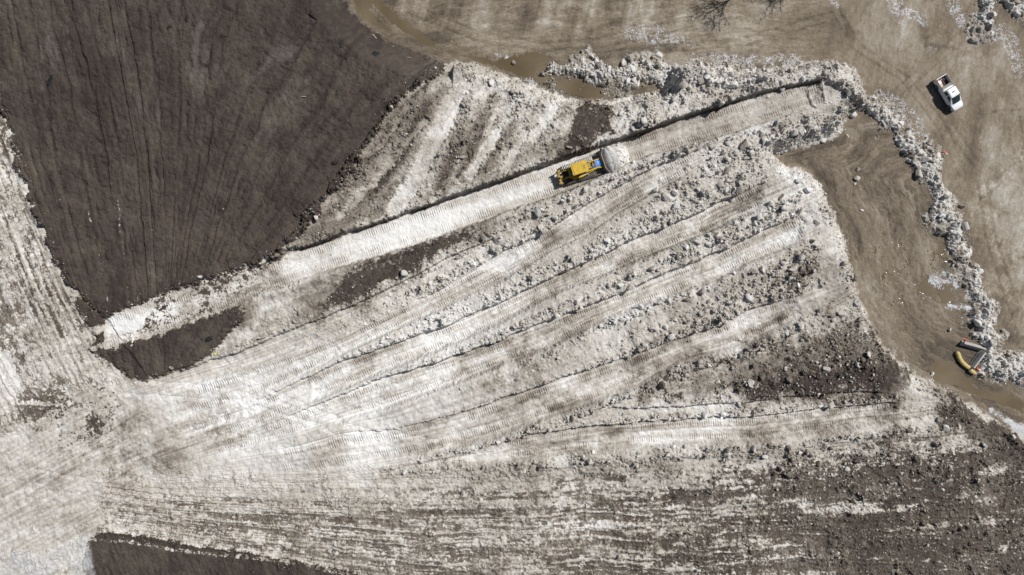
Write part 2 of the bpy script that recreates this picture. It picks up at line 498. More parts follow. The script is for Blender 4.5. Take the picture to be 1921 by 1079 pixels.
# ------------------------------------------------------------------ lanes: crawler tracks (smooth floor) and rubble ridges between
def lane(upper, lower, u0, u1, tap=30, eu=1.6, el=5.0, rag=0.0):
    y0, y1 = up(np.broadcast_to(yline(upper), CU.shape)), up(np.broadcast_to(yline(lower), CU.shape))
    y0 = y0 + (1.6 + rag) * n_edge; y1 = y1 + (2.0 + rag) * n_edge
    m = ss(-eu, eu, V - y0) * ss(-el, el, y1 - V)
    m = m * ss(u0 - tap, u0 + tap, U) * (1 - ss(u1 - 12, u1 + 12, U + 5 * n_mid))
    return m, np.clip((V - y0) / np.maximum(y1 - y0, 4), 0, 1)

trk = np.zeros_like(U)
ts = np.zeros_like(U)
def cleats(m, q, ang, rows=((0.10, 0.34), (0.64, 0.88)), k=1.0):
    "grouser rows inside a lane"
    r = np.zeros_like(U)
    for a, b in rows:
        r = np.maximum(r, ss(a - 0.04, a + 0.04, q) * (1 - ss(b - 0.04, b + 0.04, q)))
    r = r * m * k * np.clip(0.55 + 0.4 * n_mid + 0.15 * n_sml, 0, 1)
    sel = r > trk
    trk[sel] = r[sel]
    a = R(ang)
    ts[sel] = (U * math.cos(a) - V * math.sin(a))[sel]

tracks = [  # upper, lower, u0, u1, depth, angle
    (B_up, B_lo, 330, 1305, 0.75, 26), (L3, C_lo, 360, 1432, 1.2, 24), (L4, D_lo, 380, 1510, 1.15, 22.5),
    (L5, E_lo, 520, 1490, 0.95, 19), (L7b, F_lo, 700, 1690, 1.05, 5)]
m_track = np.zeros_like(U)
Z = np.zeros_like(U)
depth = np.zeros_like(U)
for upl, lol, u0, u1, dep, ang in tracks:
    m, q = lane(upl, lol, u0, u1)
    m_track = np.maximum(m_track, m)
    depth = np.maximum(depth, m * dep * (1 - 0.6 * ss(u1 - 60, u1, U)) * (0.15 + 0.85 * ss(u0 + 60, u0 + 450, U)))
    cleats(m, q, ang)
m8, q8 = lane(L1, B_up, 290, 930, 60)
depth = np.maximum(depth, m8 * 0.8 * ss(290, 420, U))
m7, q7 = lane(L7a, L7b, 1130, 1650, 30)
depth = np.maximum(depth, m7 * 0.55)
mA, qA = lane(A_up, A_lo, 200, 1546, 12, 2.4, 4.0, 5.0 * ss(600, 500, U))
cleats(mA, qA, 19, ((0.12, 0.34), (0.66, 0.90)), 1.0)
ridges = [(A_lo, L1, 640, 1320, 0.25, 0.65), (L1, B_up, 520, 1300, 0.3, 0.9), (B_lo, L3, 560, 1440, 0.35, 1.0), (C_lo, L4, 660, 1500, 0.35, 1.0),
          (D_lo, L5, 880, 1540, 0.30, 1.0), (E_lo, R6_lo, 840, 1560, 0.30, 0.9), (R6_lo, L7b, 1120, 1660, 0.3, 0.6), (F_lo, R7_lo, 700, 1780, 0.3, 0.75)]
rub = np.zeros_like(U)       # how much broken snow lies here
for upl, lol, u0, u1, hh, k in ridges:
    m, q = lane(upl, lol, u0, u1, 110, 3, 3)
    grow = 0.45 + 0.55 * ss(u0, u0 + 350, U)
    rub = np.maximum(rub, m * k * grow)
    Z += m * hh * grow * np.sin(np.pi * q)

for ln, u0, u1 in ((L1, 300, 1290), (L3, 720, 1430), (L4, 800, 1505), (L5, 900, 1480), (L7b, 960, 1690), (B_up, 720, 1290)):
    dl = V - up(np.broadcast_to(yline(ln), CU.shape))
    rub = np.maximum(rub, ss(-17, -9, dl) * ss(2, -2, dl) * ss(u0, u0 + 200, U) * ss(u1 + 5, u1 - 5, U) * 1.3)
R7c = [(690, 893), (760, 888), (870, 880), (1000, 874), (1110, 868), (1280, 850), (1480, 838), (1600, 825), (1750, 800)]
for ln, u0, u1, w in ((R7c, 680, 1740, 7), (R6_lo, 740, 1540, 8)):
    dl = V - up(np.broadcast_to(yline(ln), CU.shape)) + 4 * n_mid
    m = ss(w + 3, w - 3, np.abs(dl + 4)) * ss(u0, u0 + 60, U) * ss(u1, u1 - 60, U)
    rub = np.maximum(rub, m * 1.15)
    Z += 0.25 * m
# free white, dirty and speckled spots on the dump ---------------------------------
def blob(pts, w=10, amp=10): return soft(pts, w, amp)
snow = 0.315 + 0.030 * n_big + 0.028 * n_mid + 0.012 * n_sml           # dirt inside the snow
strF = samp(T_FBM2, U * 0.55, TF * 61.0 + 0.4 * n_sml)                # streaks along the pushes
str_fine = samp(T_FBM2, U * 0.35 + 9, TF * 330.0 + 3 * n_mid)
lineF = samp(T_BAND, U * 0.03 + 70, TF * 95.0 + 0.6 * n_mid)
in_fan = ss(-0.2, 0.3, TF) * ss(13.2, 12.7, TF) * ss(230, 330, U)
snow += 0.028 * lineF * in_fan * (1 - rub)
lineL = samp(T_BAND, (U - 0.55 * V) * 0.035, (V + 0.58 * U) * 1.5 + 0.5 * n_mid)
in_l = ss(330, 230, U) * ss(700, 780, V)
snow += 0.035 * lineL * in_l
snow += (0.035 * strF + 0.03 * str_fine) * (1 - rub)
white_fan = blob([(235, 728), (400, 705), (560, 660), (700, 615), (860, 570), (960, 560), (930, 620), (860, 690), (790, 760), (700, 868), (520, 890), (340, 905), (380, 860), (300, 800)], 40, 25)
snow -= white_fan * 0.135
for p, a in (([(520, 500), (640, 450), (860, 385), (1000, 340), (1050, 350), (900, 405), (640, 495), (540, 520)], 0.17),
             ([(200, 598), (245, 588), (300, 572), (330, 565), (335, 600), (290, 612), (240, 640), (215, 622)], 0.26),
             ([(930, 490), (1010, 440), (1015, 462), (950, 505)], 0.14), ([(1400, 420), (1440, 375), (1438, 400), (1405, 432)], 0.12),
             ([(1110, 470), (1160, 440), (1170, 450), (1120, 485)], 0.1), ([(1130, 590), (1270, 540), (1280, 555), (1150, 610)], 0.12),
             ([(1330, 500), (1500, 425), (1510, 440), (1360, 515)], 0.12), ([(1450, 300), (1515, 322), (1512, 345), (1480, 345), (1455, 325)], 0.16),
             ([(1280, 805), (1390, 815), (1390, 828), (1180, 835), (1180, 822)], 0.14), ([(1280, 860), (1440, 865), (1440, 880), (1290, 880)], 0.12),
             ([(1500, 945), (1640, 946), (1750, 952), (1750, 960), (1640, 958), (1500, 955)], 0.1), ([(1130, 905), (1280, 905), (1280, 918), (1140, 915)], 0.1), ([(-30, 655), (25, 655), (40, 720), (10, 765), (-40, 765)], 0.12),
             ([(840, 120), (900, 130), (980, 160), (1000, 190), (920, 190), (850, 170)], 0.06)):
    snow -= blob(p, 9, 7) * a
for p, a in (([(960, 650), (985, 630), (1000, 655), (960, 680)], 0.22), ([(855, 670), (868, 668), (880, 700), (862, 700)], 0.25),
             ([(1140, 380), (1260, 330), (1290, 345), (1150, 420)], 0.12), ([(930, 500), (1000, 470), (980, 490), (920, 525)], 0.14),
             ([(1280, 430), (1420, 370), (1400, 400), (1290, 455)], 0.13), ([(1160, 490), (1270, 440), (1270, 460), (1170, 510)], 0.1),
             ([(1380, 640), (1470, 590), (1470, 605), (1400, 645)], 0.2), ([(1450, 525), (1500, 510), (1530, 500), (1520, 520), (1460, 540)], 0.30),
             ([(900, 720), (1000, 690), (1010, 700), (910, 735)], 0.15), ([(1000, 760), (1080, 735), (1080, 750), (1010, 775)], 0.12),
             ([(1120, 810), (1160, 805), (1160, 830), (1130, 830)], 0.15), ([(1360, 800), (1680, 770), (1680, 800), (1400, 825)], 0.13),
             ([(1270, 560), (1500, 470), (1560, 470), (1590, 560), (1560, 600), (1480, 560), (1300, 640), (1200, 660)], 0.10),
             ([(1300, 730), (1480, 640), (1600, 600), (1660, 660), (1720, 705), (1700, 740), (1560, 750)], 0.13),
             ([(200, 860), (330, 800), (430, 800), (330, 880), (250, 895)], 0.06), ([(700, 880), (1280, 845), (1700, 800), (1750, 830), (1280, 890), (700, 910)], 0.09)):
    snow += blob(p, 12, 9) * a
lane_p = samp(T_FBM, U * 1.5 + 31, TF * 100 + 12) 
snow += m_track * (0.055 * lane_p + 0.03 * str_fine)
sA = 0.6 * samp(T_FBM, (U + 0.34 * -V) * 0.9, qA * 60) + 0.4 * samp(T_FBM2, (U - 0.34 * V) * 0.5, qA * 240)
snow += mA * (-0.045 + 0.05 * sA - 0.05 * ss(0.34, 0.42, qA) * ss(0.66, 0.58, qA) + 0.11 * ss(1040, 1250, U))
snow += 0.15 * m_halo * (1 - mA)
# cover: how much snow debris hides the dark dirt below (1 = all)
cover = np.ones_like(U)
cover = cover * (1 - m_crust)
low_str = samp(T_BAND, U * 0.035 + 40, TB * 27 + 0.4 * n_mid)
low_fine = samp(T_FBM2, U * 0.9 + 300, TB * 300 + 6 * n_mid)
low_line = np.zeros_like(U)
rl = np.random.default_rng(12)
for k in range(26):
    ph = 0.12 + k * 0.19 + rl.uniform(-.05, .05)
    low_line = np.maximum(low_line, rl.uniform(.6, 1) * ss(0.075, 0.015, np.abs(TB - ph - 0.05 * n_big - 0.008 * n_mid)) * np.clip(0.80 + 0.30 * samp(T_FBM, U * 0.45 + 97 * k, V * 0 + 13 * k), 0, 1))
c_low = 0.42 + 0.30 * low_line * (0.62 + 0.38 * ss(1700, 1100, U)) + 0.03 * samp(T_FBM, U * 0.5 + 50, TB * 60 + 9) + 0.07 * low_str + 0.10 * low_fine - 0.25 * ss(1150, 1650, U) + 0.10 * ss(700, 200, U) + 0.38 * ss(60, 0, V - up(np.broadcast_to(yline(R7_lo), CU.shape)))
c_low += 0.45 * blob([(1500, 943), (1640, 944), (1760, 950), (1750, 962), (1640, 960), (1500, 957)], 8, 6) + 0.5 * blob([(1770, 845), (1780, 825), (1840, 806), (1852, 815), (1800, 838)], 6, 6) + 0.45 * blob([(1840, 880), (1890, 862), (1900, 870), (1860, 890)], 5, 5) + 0.4 * blob([(1700, 790), (1720, 720), (1770, 745), (1770, 790), (1740, 800)], 14, 12)
cover = cover * (1 - m_low) + np.minimum(cover, c_low) * m_low
left_str = samp(T_BAND, TL * 55 + 0.5 * n_mid, V * 0.06 + 100)
left_line = np.zeros_like(U)
for k in range(16):
    left_line = np.maximum(left_line, ss(0.07, 0.02, np.abs(TL - 0.15 - k * 0.25 - 0.03 * n_big - 0.01 * n_mid)) * np.clip(0.6 + 0.45 * samp(T_FBM, V * 0.8 + 61 * k, V * 0 + 17 * k), 0, 1))
left_fine = samp(T_FBM2, TL * 420 + 6 * n_mid, V * 1.1)
c_left = 0.60 + 0.26 * left_line + 0.12 * ss(580, 700, V) + 0.05 * n_mid + 0.07 * left_str + 0.11 * left_fine - 0.09 * ss(60, 20, TL * 40) - 0.2 * ss(340, 230, V)
cover = cover * (1 - m_left) + np.minimum(cover, c_left) * m_left
c_w = blob([(-60, 650), (22, 650), (40, 720), (20, 775), (-60, 790)], 14, 10)
cover = np.maximum(cover, c_w * 0.95)
speck = blob([(30, 722), (200, 722), (238, 775), (215, 830), (180, 852), (120, 840), (90, 800), (38, 785)], 18, 16)
cover -= speck * (0.38 - 0.10 * n_mid - 0.1 * n_sml)
snow += 0.10 * blob([(100, 850), (220, 800), (330, 780), (480, 765), (470, 800), (360, 850), (320, 895), (230, 895)], 25, 18) * np.clip(0.6 + 0.5 * n_sml + 0.3 * n_mid, 0, 1.5)
wed_str = 0.75 * samp(T_BAND, TW * 40 + 8 + 0.3 * n_mid, V * 0.04 + 10) + 0.5 * samp(T_FBM2, TW * 300 + 3 * n_mid, V * 0.6) + 0.2 * n_sml
w_pale = np.zeros_like(U); w_dark = np.zeros_like(U)
for pts in ([(872, 160, 14), (856, 180, 18), (778, 346, 18), (742, 395, 14)], [(935, 248, 8), (884, 328, 9)], [(984, 250, 9), (944, 328, 10)], [(800, 228, 6), (729, 311, 7), (662, 388, 6)], [(766, 200, 6), (742, 240, 7), (712, 280, 4)],
            [(1040, 200, 8), (1000, 260, 9)], [(690, 345, 5), (640, 405, 6)]):
    w_pale = np.maximum(w_pale, ss(3, -3, line_d(pts) + 3 * n_edge))
for pts in ([(880, 205, 8), (852, 283, 11), (826, 345, 9)], [(928, 185, 7), (901, 241, 10), (872, 335, 9)], [(968, 230, 7), (940, 270, 9), (905, 328, 8)], [(745, 350, 7), (700, 410, 9)], [(800, 200, 8), (760, 290, 9), (700, 360, 7)], [(1010, 190, 5), (1016, 205, 6)]):
    w_dark = np.maximum(w_dark, ss(5, -4, line_d(pts) + 5 * n_edge))
w_dark *= 1 - w_pale
snow += m_wedge * (0.20 * w_dark - 0.06 * w_pale)
c_wedge = 0.84 + 0.06 * wed_str + 0.06 * n_mid - 0.14 * w_dark + 0.2 * w_pale - 0.10 * ss(1.0, 0.4, TW) * ss(140, 200, V)
snow += m_wedge * (0.06 - 0.035 * wed_str + 0.13 * ss(1.1, 0.6, TW) * ss(140, 200, V) + 0.12 * ss(2.0, 2.2, TW) * ss(2.9, 2.6, TW) * ss(170, 230, V)) * ss(1120, 1040, U)
wl = w_pale          # the white lane of the wedge
c_wedge = np.maximum(c_wedge, wl * 1.1)
c_wedge = np.maximum(c_wedge, 0.95 * ss(1030, 1150, U))
cover = cover * (1 - m_wedge) + np.minimum(cover, c_wedge) * m_wedge
for a, b in ((0.42, 0.50), (0.72, 0.80)):                              # bared streaks beside the crust
    m = ss(a - 0.05, a, TW) * ss(b + 0.05, b, TW) * m_wedge * ss(190, 240, V)
    cover = np.maximum(cover, m * (0.85 + 0.2 * n_mid))
snow -= wl * m_wedge * 0.06
snow += m_wedge * ss(1.1, 0.6, TW) * 0.06
cover -= m_dark * np.clip(0.78 - 0.16 * n_sml - 0.1 * n_mid, 0.3, 1)
rough_A = ss(300, 350, U) * ss(575, 500, U)
slabs = ss(0.1, 0.5, samp(T_FBM, (U + 0.3 * V) * 2.2 + 30, (V - 0.3 * U) * 0.9)) * ss(350, 300, U)
cover = np.where(mA > 0.5, np.clip(0.98 - rough_A * (0.34 - 0.12 * n_mid - 0.1 * n_sml) - slabs * (0.44 - 0.15 * n_sml), 0, 1), np.maximum(cover, mA * 0.9))
snow += mA * rough_A * (0.09 + 0.05 * n_sml)
south = blob([(430, 620), (470, 575), (560, 545), (640, 505), (900, 415), (1000, 385), (1000, 410), (850, 470), (640, 575), (480, 645)], 16, 12) * (1 - mA)
snow += south * (0.09 + 0.03 * n_mid)
cover -= south * (0.14 - 0.10 * n_mid - 0.08 * n_sml)
c_dirty = blob([(1190, 700), (1340, 660), (1500, 640), (1640, 600), (1720, 700), (1690, 745), (1200, 765)], 18, 14)
snow += c_dirty * 0.17
cover -= c_dirty * (0.34 - 0.1 * n_mid) * (1 - m7) * (1 - m_track * 0.7)
# criss-cross of pale tracks over the left end
for pts, w in (([(70, 662), (130, 640), (200, 615)], 7), ([(75, 685), (140, 668), (215, 638)], 7), ([(120, 680), (170, 700), (220, 735), (300, 745)], 6),
               ([(160, 670), (215, 705), (255, 718)], 5), ([(30, 800), (120, 790), (230, 740)], 4), ([(0, 757), (100, 757)], 3), ([(0, 725), (80, 725)], 3)):
    cover = np.maximum(cover, ss(3, -2, line_d([(*p, w) for p in pts]) + 2.5 * n_edge) * 0.97)
m_x = np.zeros_like(U)
for pts in ([(255, 718), (330, 722), (420, 730), (560, 770), (700, 812), (820, 830)], [(235, 740), (330, 748), (450, 755), (600, 800), (660, 835)],
            [(430, 700), (540, 750), (640, 790)], [(60, 880), (160, 900), (280, 850), (420, 790)]):
    m_x = np.maximum(m_x, ss(1.5, -1.5, line_d([(*p, 4.5) for p in pts]) + 1.0 * n_edge))
snow -= m_x * 0.10
x_rim = ss(0.15, 0.5, m_x) * ss(0.95, 0.6, m_x)
snow += 0.12 * x_rim
# blue-grey corner of old ice
corner = blob([(-200, 1028), (0, 1030), (60, 1040), (120, 1022), (165, 1005), (175, 1079), (180, 1500), (-200, 1500)], 4, 5)
snow += corner * 0.07
# thin pale lines of spilled snow on the crust and along the bottom edge
for k, (o, a, v0, v1) in enumerate(((1.45, 0.8, 330, 580), (2.1, 0.85, 300, 600), (2.5, 0.8, 380, 600), (3.9, 0.5, 300, 520), (5.6, 0.6, 380, 540), (7.05, 0.75, 280, 520), (7.9, 0.5, 300, 450), (0.8, 0.5, 300, 500))):
    m = ss(0.06, 0.0, np.abs(TC - o + 0.02 * n_mid)) * ss(v0, v0 + 80, V) * ss(v1 + 10, v1 - 20, V) * m_crust
    cover = np.maximum(cover, m * (0.46 + 0.2 * n_sml) * a)
cover = np.maximum(cover, ss(2.5, 0, line_d([(203, 993, 1.5), (283, 1001, 2), (367, 1017, 2), (500, 1036, 2), (640, 1062, 3)]) + n_sml) * (0.62 + 0.12 * n_sml))
cover = np.maximum(cover, ss(2.5, 0, line_d([(167, 1013, 2), (247, 1018, 3), (333, 1034, 2.5), (467, 1045, 3), (567, 1055, 5), (640, 1075, 4), (700, 1090, 3)]) + n_sml) * (0.52 + 0.15 * n_sml))

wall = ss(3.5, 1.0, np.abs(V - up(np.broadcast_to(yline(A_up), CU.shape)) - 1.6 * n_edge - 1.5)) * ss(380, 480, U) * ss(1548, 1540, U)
# scatter of snow crumbs around the rims of the crust
rim = ss(26, 0, np.abs(sdf(crust_poly))) * m_crust
cover = np.maximum(cover, rim * (0.16 + 0.06 * n_mid))
nzc = np.clip(0.5 + 0.10 * n_sml + 0.06 * n_fin + 0.40 * cid1 - 0.12 * (np.minimum(clod1, 7.0) / 7.0 - 0.42), 0.04, 0.96)
lumpy_c = np.clip(np.maximum(rub, np.maximum(m_low, m_left) * 0.7), 0, 1) * (1 - m_track * 0.8) * (1 - mA)
snow += 0.035 * m_low + lumpy_c * (0.16 * cid1 + 0.10 * cid2)
snow += 0.022 * n_fin + 0.05 * np.clip(trk, 0, 1)
snowmask = ss(-0.07, 0.07, cover - nzc)
lineC = samp(T_BAND, TC * 80.0 + 1.2 * n_mid, V * 0.028 + 9) * np.clip(0.45 + 0.6 * n_mid, 0, 1.2)
fur = np.zeros_like(U)
for k, (o, v1, a) in enumerate(((0.55, 600, .5), (1.0, 600, .6), (1.5, 600, .6), (2.0, 620, 1), (2.45, 600, .5), (3.0, 600, 1), (4.0, 620, 1), (4.5, 500, .5), (5.1, 600, .5), (5.75, 480, .6), (6.0, 560, .9), (6.55, 520, .5), (7.0, 560, .9), (7.5, 450, .5), (7.9, 520, .7), (8.4, 520, .5))):
    fur = np.maximum(fur, a * ss(0.085, 0.02, np.abs(TC - o - 0.05 * n_big - 0.012 * n_mid)) * ss(v1, v1 - 120, V) * np.clip(0.75 + 0.35 * samp(T_FBM, V * 0.8 + 71 * k, V * 0 + 19 * k), 0, 1))
fur = fur * m_crust
crust_d = 0.915 + 0.03 * samp(T_FBM2, TC * 75, V * 0.35) + 0.025 * n_mid + 0.03 * lineC + 0.05 * fur + 0.03 * n_big
frost = np.clip(samp(T_FBM, TC * 130 + 7, V * 0.75) - 1.1, 0, 1) * ss(420, 60, V) * m_crust
crust_d = crust_d - 0.10 * frost
crust_d = crust_d + 0.02 * n_fin
crust_d = crust_d - (0.125 + 0.09 * ss(1500, 800, U) + 0.05 * n_mid + 0.03 * n_fin + 0.30 * cid1) * np.maximum(m_low, m_left) * (1 - m_crust)
dirt = crust_d * (1 - snowmask) + np.clip(snow, 0.03, 0.75) * snowmask
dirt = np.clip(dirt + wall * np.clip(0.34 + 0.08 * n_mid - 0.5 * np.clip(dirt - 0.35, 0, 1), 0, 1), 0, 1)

# ------------------------------------------------------------------ heights of the dump
crust_h = 0.75
Z += 0.22 * n_big * 0.5 + 0.03 * n_mid + (0.035 * lineF * in_fan + 0.03 * lineL * in_l) * (1 - m_crust)
Z += m_crust * crust_h * (1 - soft(crust_low, 3, 3)) + m_wedge * 0.65 + m_left * 0.2
Z -= depth
for k in range(2, 9):                                                  # furrows of earlier passes in the crust
    pass
Z -= 0.36 * fur
Z += m_crust * (0.05 * lineC * ss(620, 450, V) + 0.03 * samp(T_FBM2, TC * 110, V * 0.5) + 0.015 * n_sml)
Z += m_low * (0.06 * low_str + 0.03 * low_fine + 0.13 * low_line) + m_left * (0.10 * left_line + 0.04 * left_str + 0.02 * left_fine)
Z += m_wedge * 0.06 * wed_str - m_wedge * wl * 0.25
floorA = np.interp(AU, [150, 250, 450, 600, 900, 1200, 1540], [0.62, 0.45, -0.15, -0.75, -1.25, -1.5, -0.45]).astype(np.float32)[None, :] + 0.03 * n_mid
Z = Z * (1 - mA) + floorA * mA
for pts in ([(1517, 164), (1521, 180), (1530, 200)], [(1541, 150), (1543, 170), (1550, 192)]):
    Z += 0.28 * ss(2.5, -0.5, line_d([(*p, 1.5) for p in pts]) + n_edge)
# south shoulder of the trench, pushed out by the blade
lA = line_d([(*p, 7) for p in [(a, b + 6) for a, b in A_lo[4:]]])
Z += ss(5, -6, lA) * 0.35 * (1 - mA)
rub = np.maximum(rub, ss(6, -2, lA) * (0.55 * ss(560, 800, U)) * (1 - mA))
rub = np.maximum(rub, 0.5 * ss(10, 0, np.abs(V - up(np.broadcast_to(yline(A_up), CU.shape)) + 8)) * ss(430, 520, U) * (U < 1540) * (1 - mA))
# ends of the pushes: loose heaps along the outer rim of the dump
rimz = ss(70, 10, d_pile) * pile * ss(1180, 1300, U)
rub = np.maximum(rub, rimz * 0.62 * (1 - m_track * 0.9) * (1 - mA) * (1 - m_dark * 0.8))
Z += rimz * 0.15
rub = np.maximum(rub, m_wedge * (1 - wl) * np.clip(0.42 + 0.16 * n_mid + 0.25 * w_dark + 0.2 * ss(1080, 1200, U), 0, 1) * (1 - m_dark * 0.7))
rub = np.maximum(rub, m_low * np.clip(0.36 + 0.10 * n_mid + 0.25 * ss(1100, 1700, U), 0, 1))
rub = np.maximum(rub, m_left * 0.22)
rub = np.maximum(rub, blob([(1290, 290), (1400, 240), (1580, 205), (1585, 250), (1500, 275), (1440, 290), (1340, 300)], 14, 8) * 0.95 * (1 - mA))
rub = np.maximum(rub, south * 0.42)
rub = np.maximum(rub, 0.5 * corner)
ridgeF = samp(T_BAND, U * 0.02 + 33, TF * 34 + 0.4 * n_mid)
rub = rub * (1 - in_fan * (1 - np.clip(0.86 + 0.32 * ridgeF, 0.25, 1.1)))
snow = snow + 0.05 * in_fan * np.clip(-ridgeF, 0, 1.5) * (1 - m_track) * (1 - white_fan)
rub *= (1 - mA * (1 - 0.55 * rough_A)) * (1 - 0.85 * m_track)
lumpy = np.clip(0.62 + 0.42 * n_sml + 0.2 * n_mid, 0.06, 1.5)
clod_amt = np.clip(rub, 0, 1) * pile * np.clip(lumpy, 0, 1.1)
Z += rub * pile * 0.010 * n_fin
Z += S * clod_amt * (0.95 * clod1 / 2.0 + np.clip(clod_amt - 0.2, 0, 1) * 1.6 * clod2 / 1.55)
Z += S * (0.03 + 0.15 * np.clip(rub + m_low + m_left, 0, 1)) * clod1 / 2.0 * pile * np.clip(snowmask * 1.2 - 0.2, 0, 1) * (1 - mA) * (1 - 0.6 * m_track) * (1 - 0.7 * white_fan)
Z += 0.012 * n_sml * np.clip(0.35 + rub + m_low, 0, 1) + 0.009 * n_fin
Z += 0.04 * m_track * np.abs(strF) - 0.05 * m_x
# steps cut across: old ledge left of the crust
Z -= 0.35 * soft([(140, 545), (205, 600), (285, 712), (235, 705), (190, 668), (172, 610)], 2.5, 2)
# slope from the dump down to the lot
hp = ss(-1, 30, d_pile + 3 * n_edge)
hp_soft = np.where(U < 850, ss(0, 60, d_pile), hp)

# ------------------------------------------------------------------ mud lot
berm = lot([(1036, 128, 15), (1060, 130, 8), (1100, 134, 24), (1160, 140, 22), (1250, 142, 26), (1330, 150, 28), (1420, 155, 26)])
berm2 = lot([(1630, 195, 16), (1665, 222, 16), (1690, 245, 15), (1712, 278, 20), (1735, 300, 28), (1750, 330, 22), (1760, 352, 13), (1768, 372, 15), (1768, 395, 20), (1785, 425, 24),
             (1790, 455, 16), (1803, 480, 14), (1818, 505, 12), (1833, 540, 16), (1846, 575, 19), (1845, 620, 24), (1856, 650, 16), (1858, 685, 20), (1890, 690, 30), (1940, 690, 34)])
berm3 = lot([(1850, -30, 22), (1850, 20, 22), (1845, 55, 16), (1838, 70, 6)])
berm4 = lot([(1880, -20, 30), (1910, 5, 26), (1960, 0, 40)])
d_b = np.minimum.reduce([line_d(b) for b in (berm, berm2, berm3, berm4)])
gap = blob(lot([(1690, 345), (1745, 340), (1745, 385), (1700, 385)]), 4, 4)
d_b = d_b - 3.0
d_b = d_b + 6.0 * n_mid + 1.5
m_berm = ss(4, -4, d_b + 5.0 * n_edge) * (1 - 0.9 * gap)
hb = ss(4, -18, d_b + 2.5 * n_edge) * (1 - 0.9 * gap)
tone = 0.56 + 0.06 * n_big + 0.03 * n_mid
str_h = samp(T_FBM2, U * 0.5 + 60 + 0.06 * V, V * 3.2 + 0.25 * U * 0.6 + 12 * n_big)
str_v = samp(T_FBM, U * 2.6 + 12 * n_big + 0.5 * V, V * 0.5 + 40)
arc = samp(T_FBM2, d_pile * 2.6 + 8 * n_mid, V * 0.45)
inner = soft(lot([(1450, 285), (1580, 250), (1640, 215), (1700, 250), (1745, 340), (1760, 400), (1800, 500), (1840, 600), (1840, 700), (1921, 760), (1925, 825), (1850, 775), (1720, 703), (1660, 650), (1600, 520), (1560, 395), (1520, 322)]), 12, 8)
tone += inner * (0.12 * arc - 0.105) + (1 - inner) * (0.085 * str_h * ss(1650, 1500, U) + 0.07 * str_v * ss(1450, 1650, U))
tone += 0.02 * n_sml + 0.025 * n_fin
fine_h = samp(T_FINE, U * 0.7 + 0.1 * V + 60, V * 4.5 + 0.9 * U + 10 * n_big)
fine_v = samp(T_FINE, U * 4.0 + 1.3 * V + 14 * n_big, V * 0.8 + 0.2 * U)
fine_a = samp(T_FINE, d_pile * 4.2 + 12 * n_mid, V * 0.9 + 6 * n_mid)
tone += inner * 0.075 * fine_a + (1 - inner) * (0.055 * fine_h * ss(1660, 1480, U) + 0.05 * fine_v * ss(1480, 1660, U))
crack = ss(0.10, 0.0, np.abs(samp(T_FBM2, RU * 1.1 + 310, RV * 1.1 + 20))) * ss(0.0, 0.9, n_mid + 0.3)
tone -= 0.10 * crack * (0.4 + 0.6 * inner)
upper_band = ss(1350, 1200, U) * ss(90, 20, V)
tone += upper_band * 0.13 * samp(T_FBM, U * 1.9 + 0.5 * V, V * 0.25 + 7)
tone += 0.24 * blob(lot([(1860, 330), (1950, 290), (2100, 300), (2100, 620), (1921, 640), (1890, 560), (1880, 470), (1840, 420)]), 25, 20)
tone += 0.10 * blob(lot([(1120, 20), (1300, 10), (1480, 60), (1450, 100), (1250, 95)]), 40, 25)
tone -= 0.10 * blob(lot([(1550, 0), (1640, 0), (1620, 60), (1560, 90)]), 30, 20)
tone -= 0.12 * ss(40, 0, d_b) * (1 - m_berm)
for pts, a in ((lot([(1730, 40, 6), (1736, 85, 6), (1790, 92, 4), (1815, 102, 4)]), 0.22), (lot([(1580, 20, 4), (1595, 60, 6), (1600, 75, 2)]), 0.16),
               (lot([(1905, 140, 6), (1890, 180, 7), (1885, 230, 7), (1890, 270, 5)]), 0.12), (lot([(1300, 10, 3), (1315, 40, 5)]), 0.14),
               (lot([(1830, 355, 2), (1840, 350, 2), (1905, 310, 2), (1900, 280, 2)]), 0.1), (lot([(1840, 640, 4), (1880, 630, 7), (1921, 640, 8)]), 0.18),
               (lot([(1230, 85, 3), (1320, 100, 3), (1400, 120, 4)]), 0.14), (lot([(1100, 30, 9), (1105, 60, 8)]), 0.14), (lot([(1190, 0, 8), (1195, 50, 7)]), 0.13),
               (lot([(1250, 10, 8), (1262, 50, 8)]), 0.1), (lot([(1140, 10, 6), (1145, 50, 6)]), 0.1)):
    tone -= a * ss(5, -3, line_d(pts) + 2.5 * n_edge)
for pts, w, a in (([(1840, 372), (1870, 352), (1910, 318), (1921, 270), (1912, 215)], 1.5, .12), ([(1560, 20), (1600, 90), (1690, 150), (1760, 240), (1800, 330)], 2, .08), ([(1570, 10), (1615, 85), (1705, 145), (1776, 235), (1815, 330)], 2, .08),
                  ([(1640, 200), (1700, 150), (1800, 60), (1830, -20)], 2, .07), ([(1652, 210), (1715, 158), (1815, 70), (1848, -20)], 2, .07), ([(1100, 100), (1250, 85), (1400, 70), (1560, 20)], 2, .09), ([(1100, 112), (1250, 98), (1400, 84), (1570, 36)], 2, .09),
                  ([(1850, 215), (1880, 205), (1921, 208), (1960, 220)], 1.5, .14), ([(1690, 80), (1680, 100), (1700, 95), (1712, 82)], 1.5, .12), ([(800, 20), (900, 60), (1020, 80), (1130, 70), (1300, 30)], 2.5, .08), ([(780, 30), (890, 75), (1020, 95), (1140, 86), (1310, 48)], 2.5, .08),
                  ([(1770, 230), (1830, 320), (1850, 450), (1900, 600)], 3, .09), ([(1785, 228), (1846, 318), (1868, 448), (1918, 590)], 3, .09)):
    tone -= 2.3 * a * ss(1.6, -0.8, line_d(lot([(*p, w) for p in pts])) + 1.0 * n_edge) * np.clip(0.7 + 0.4 * n_mid, 0, 1)
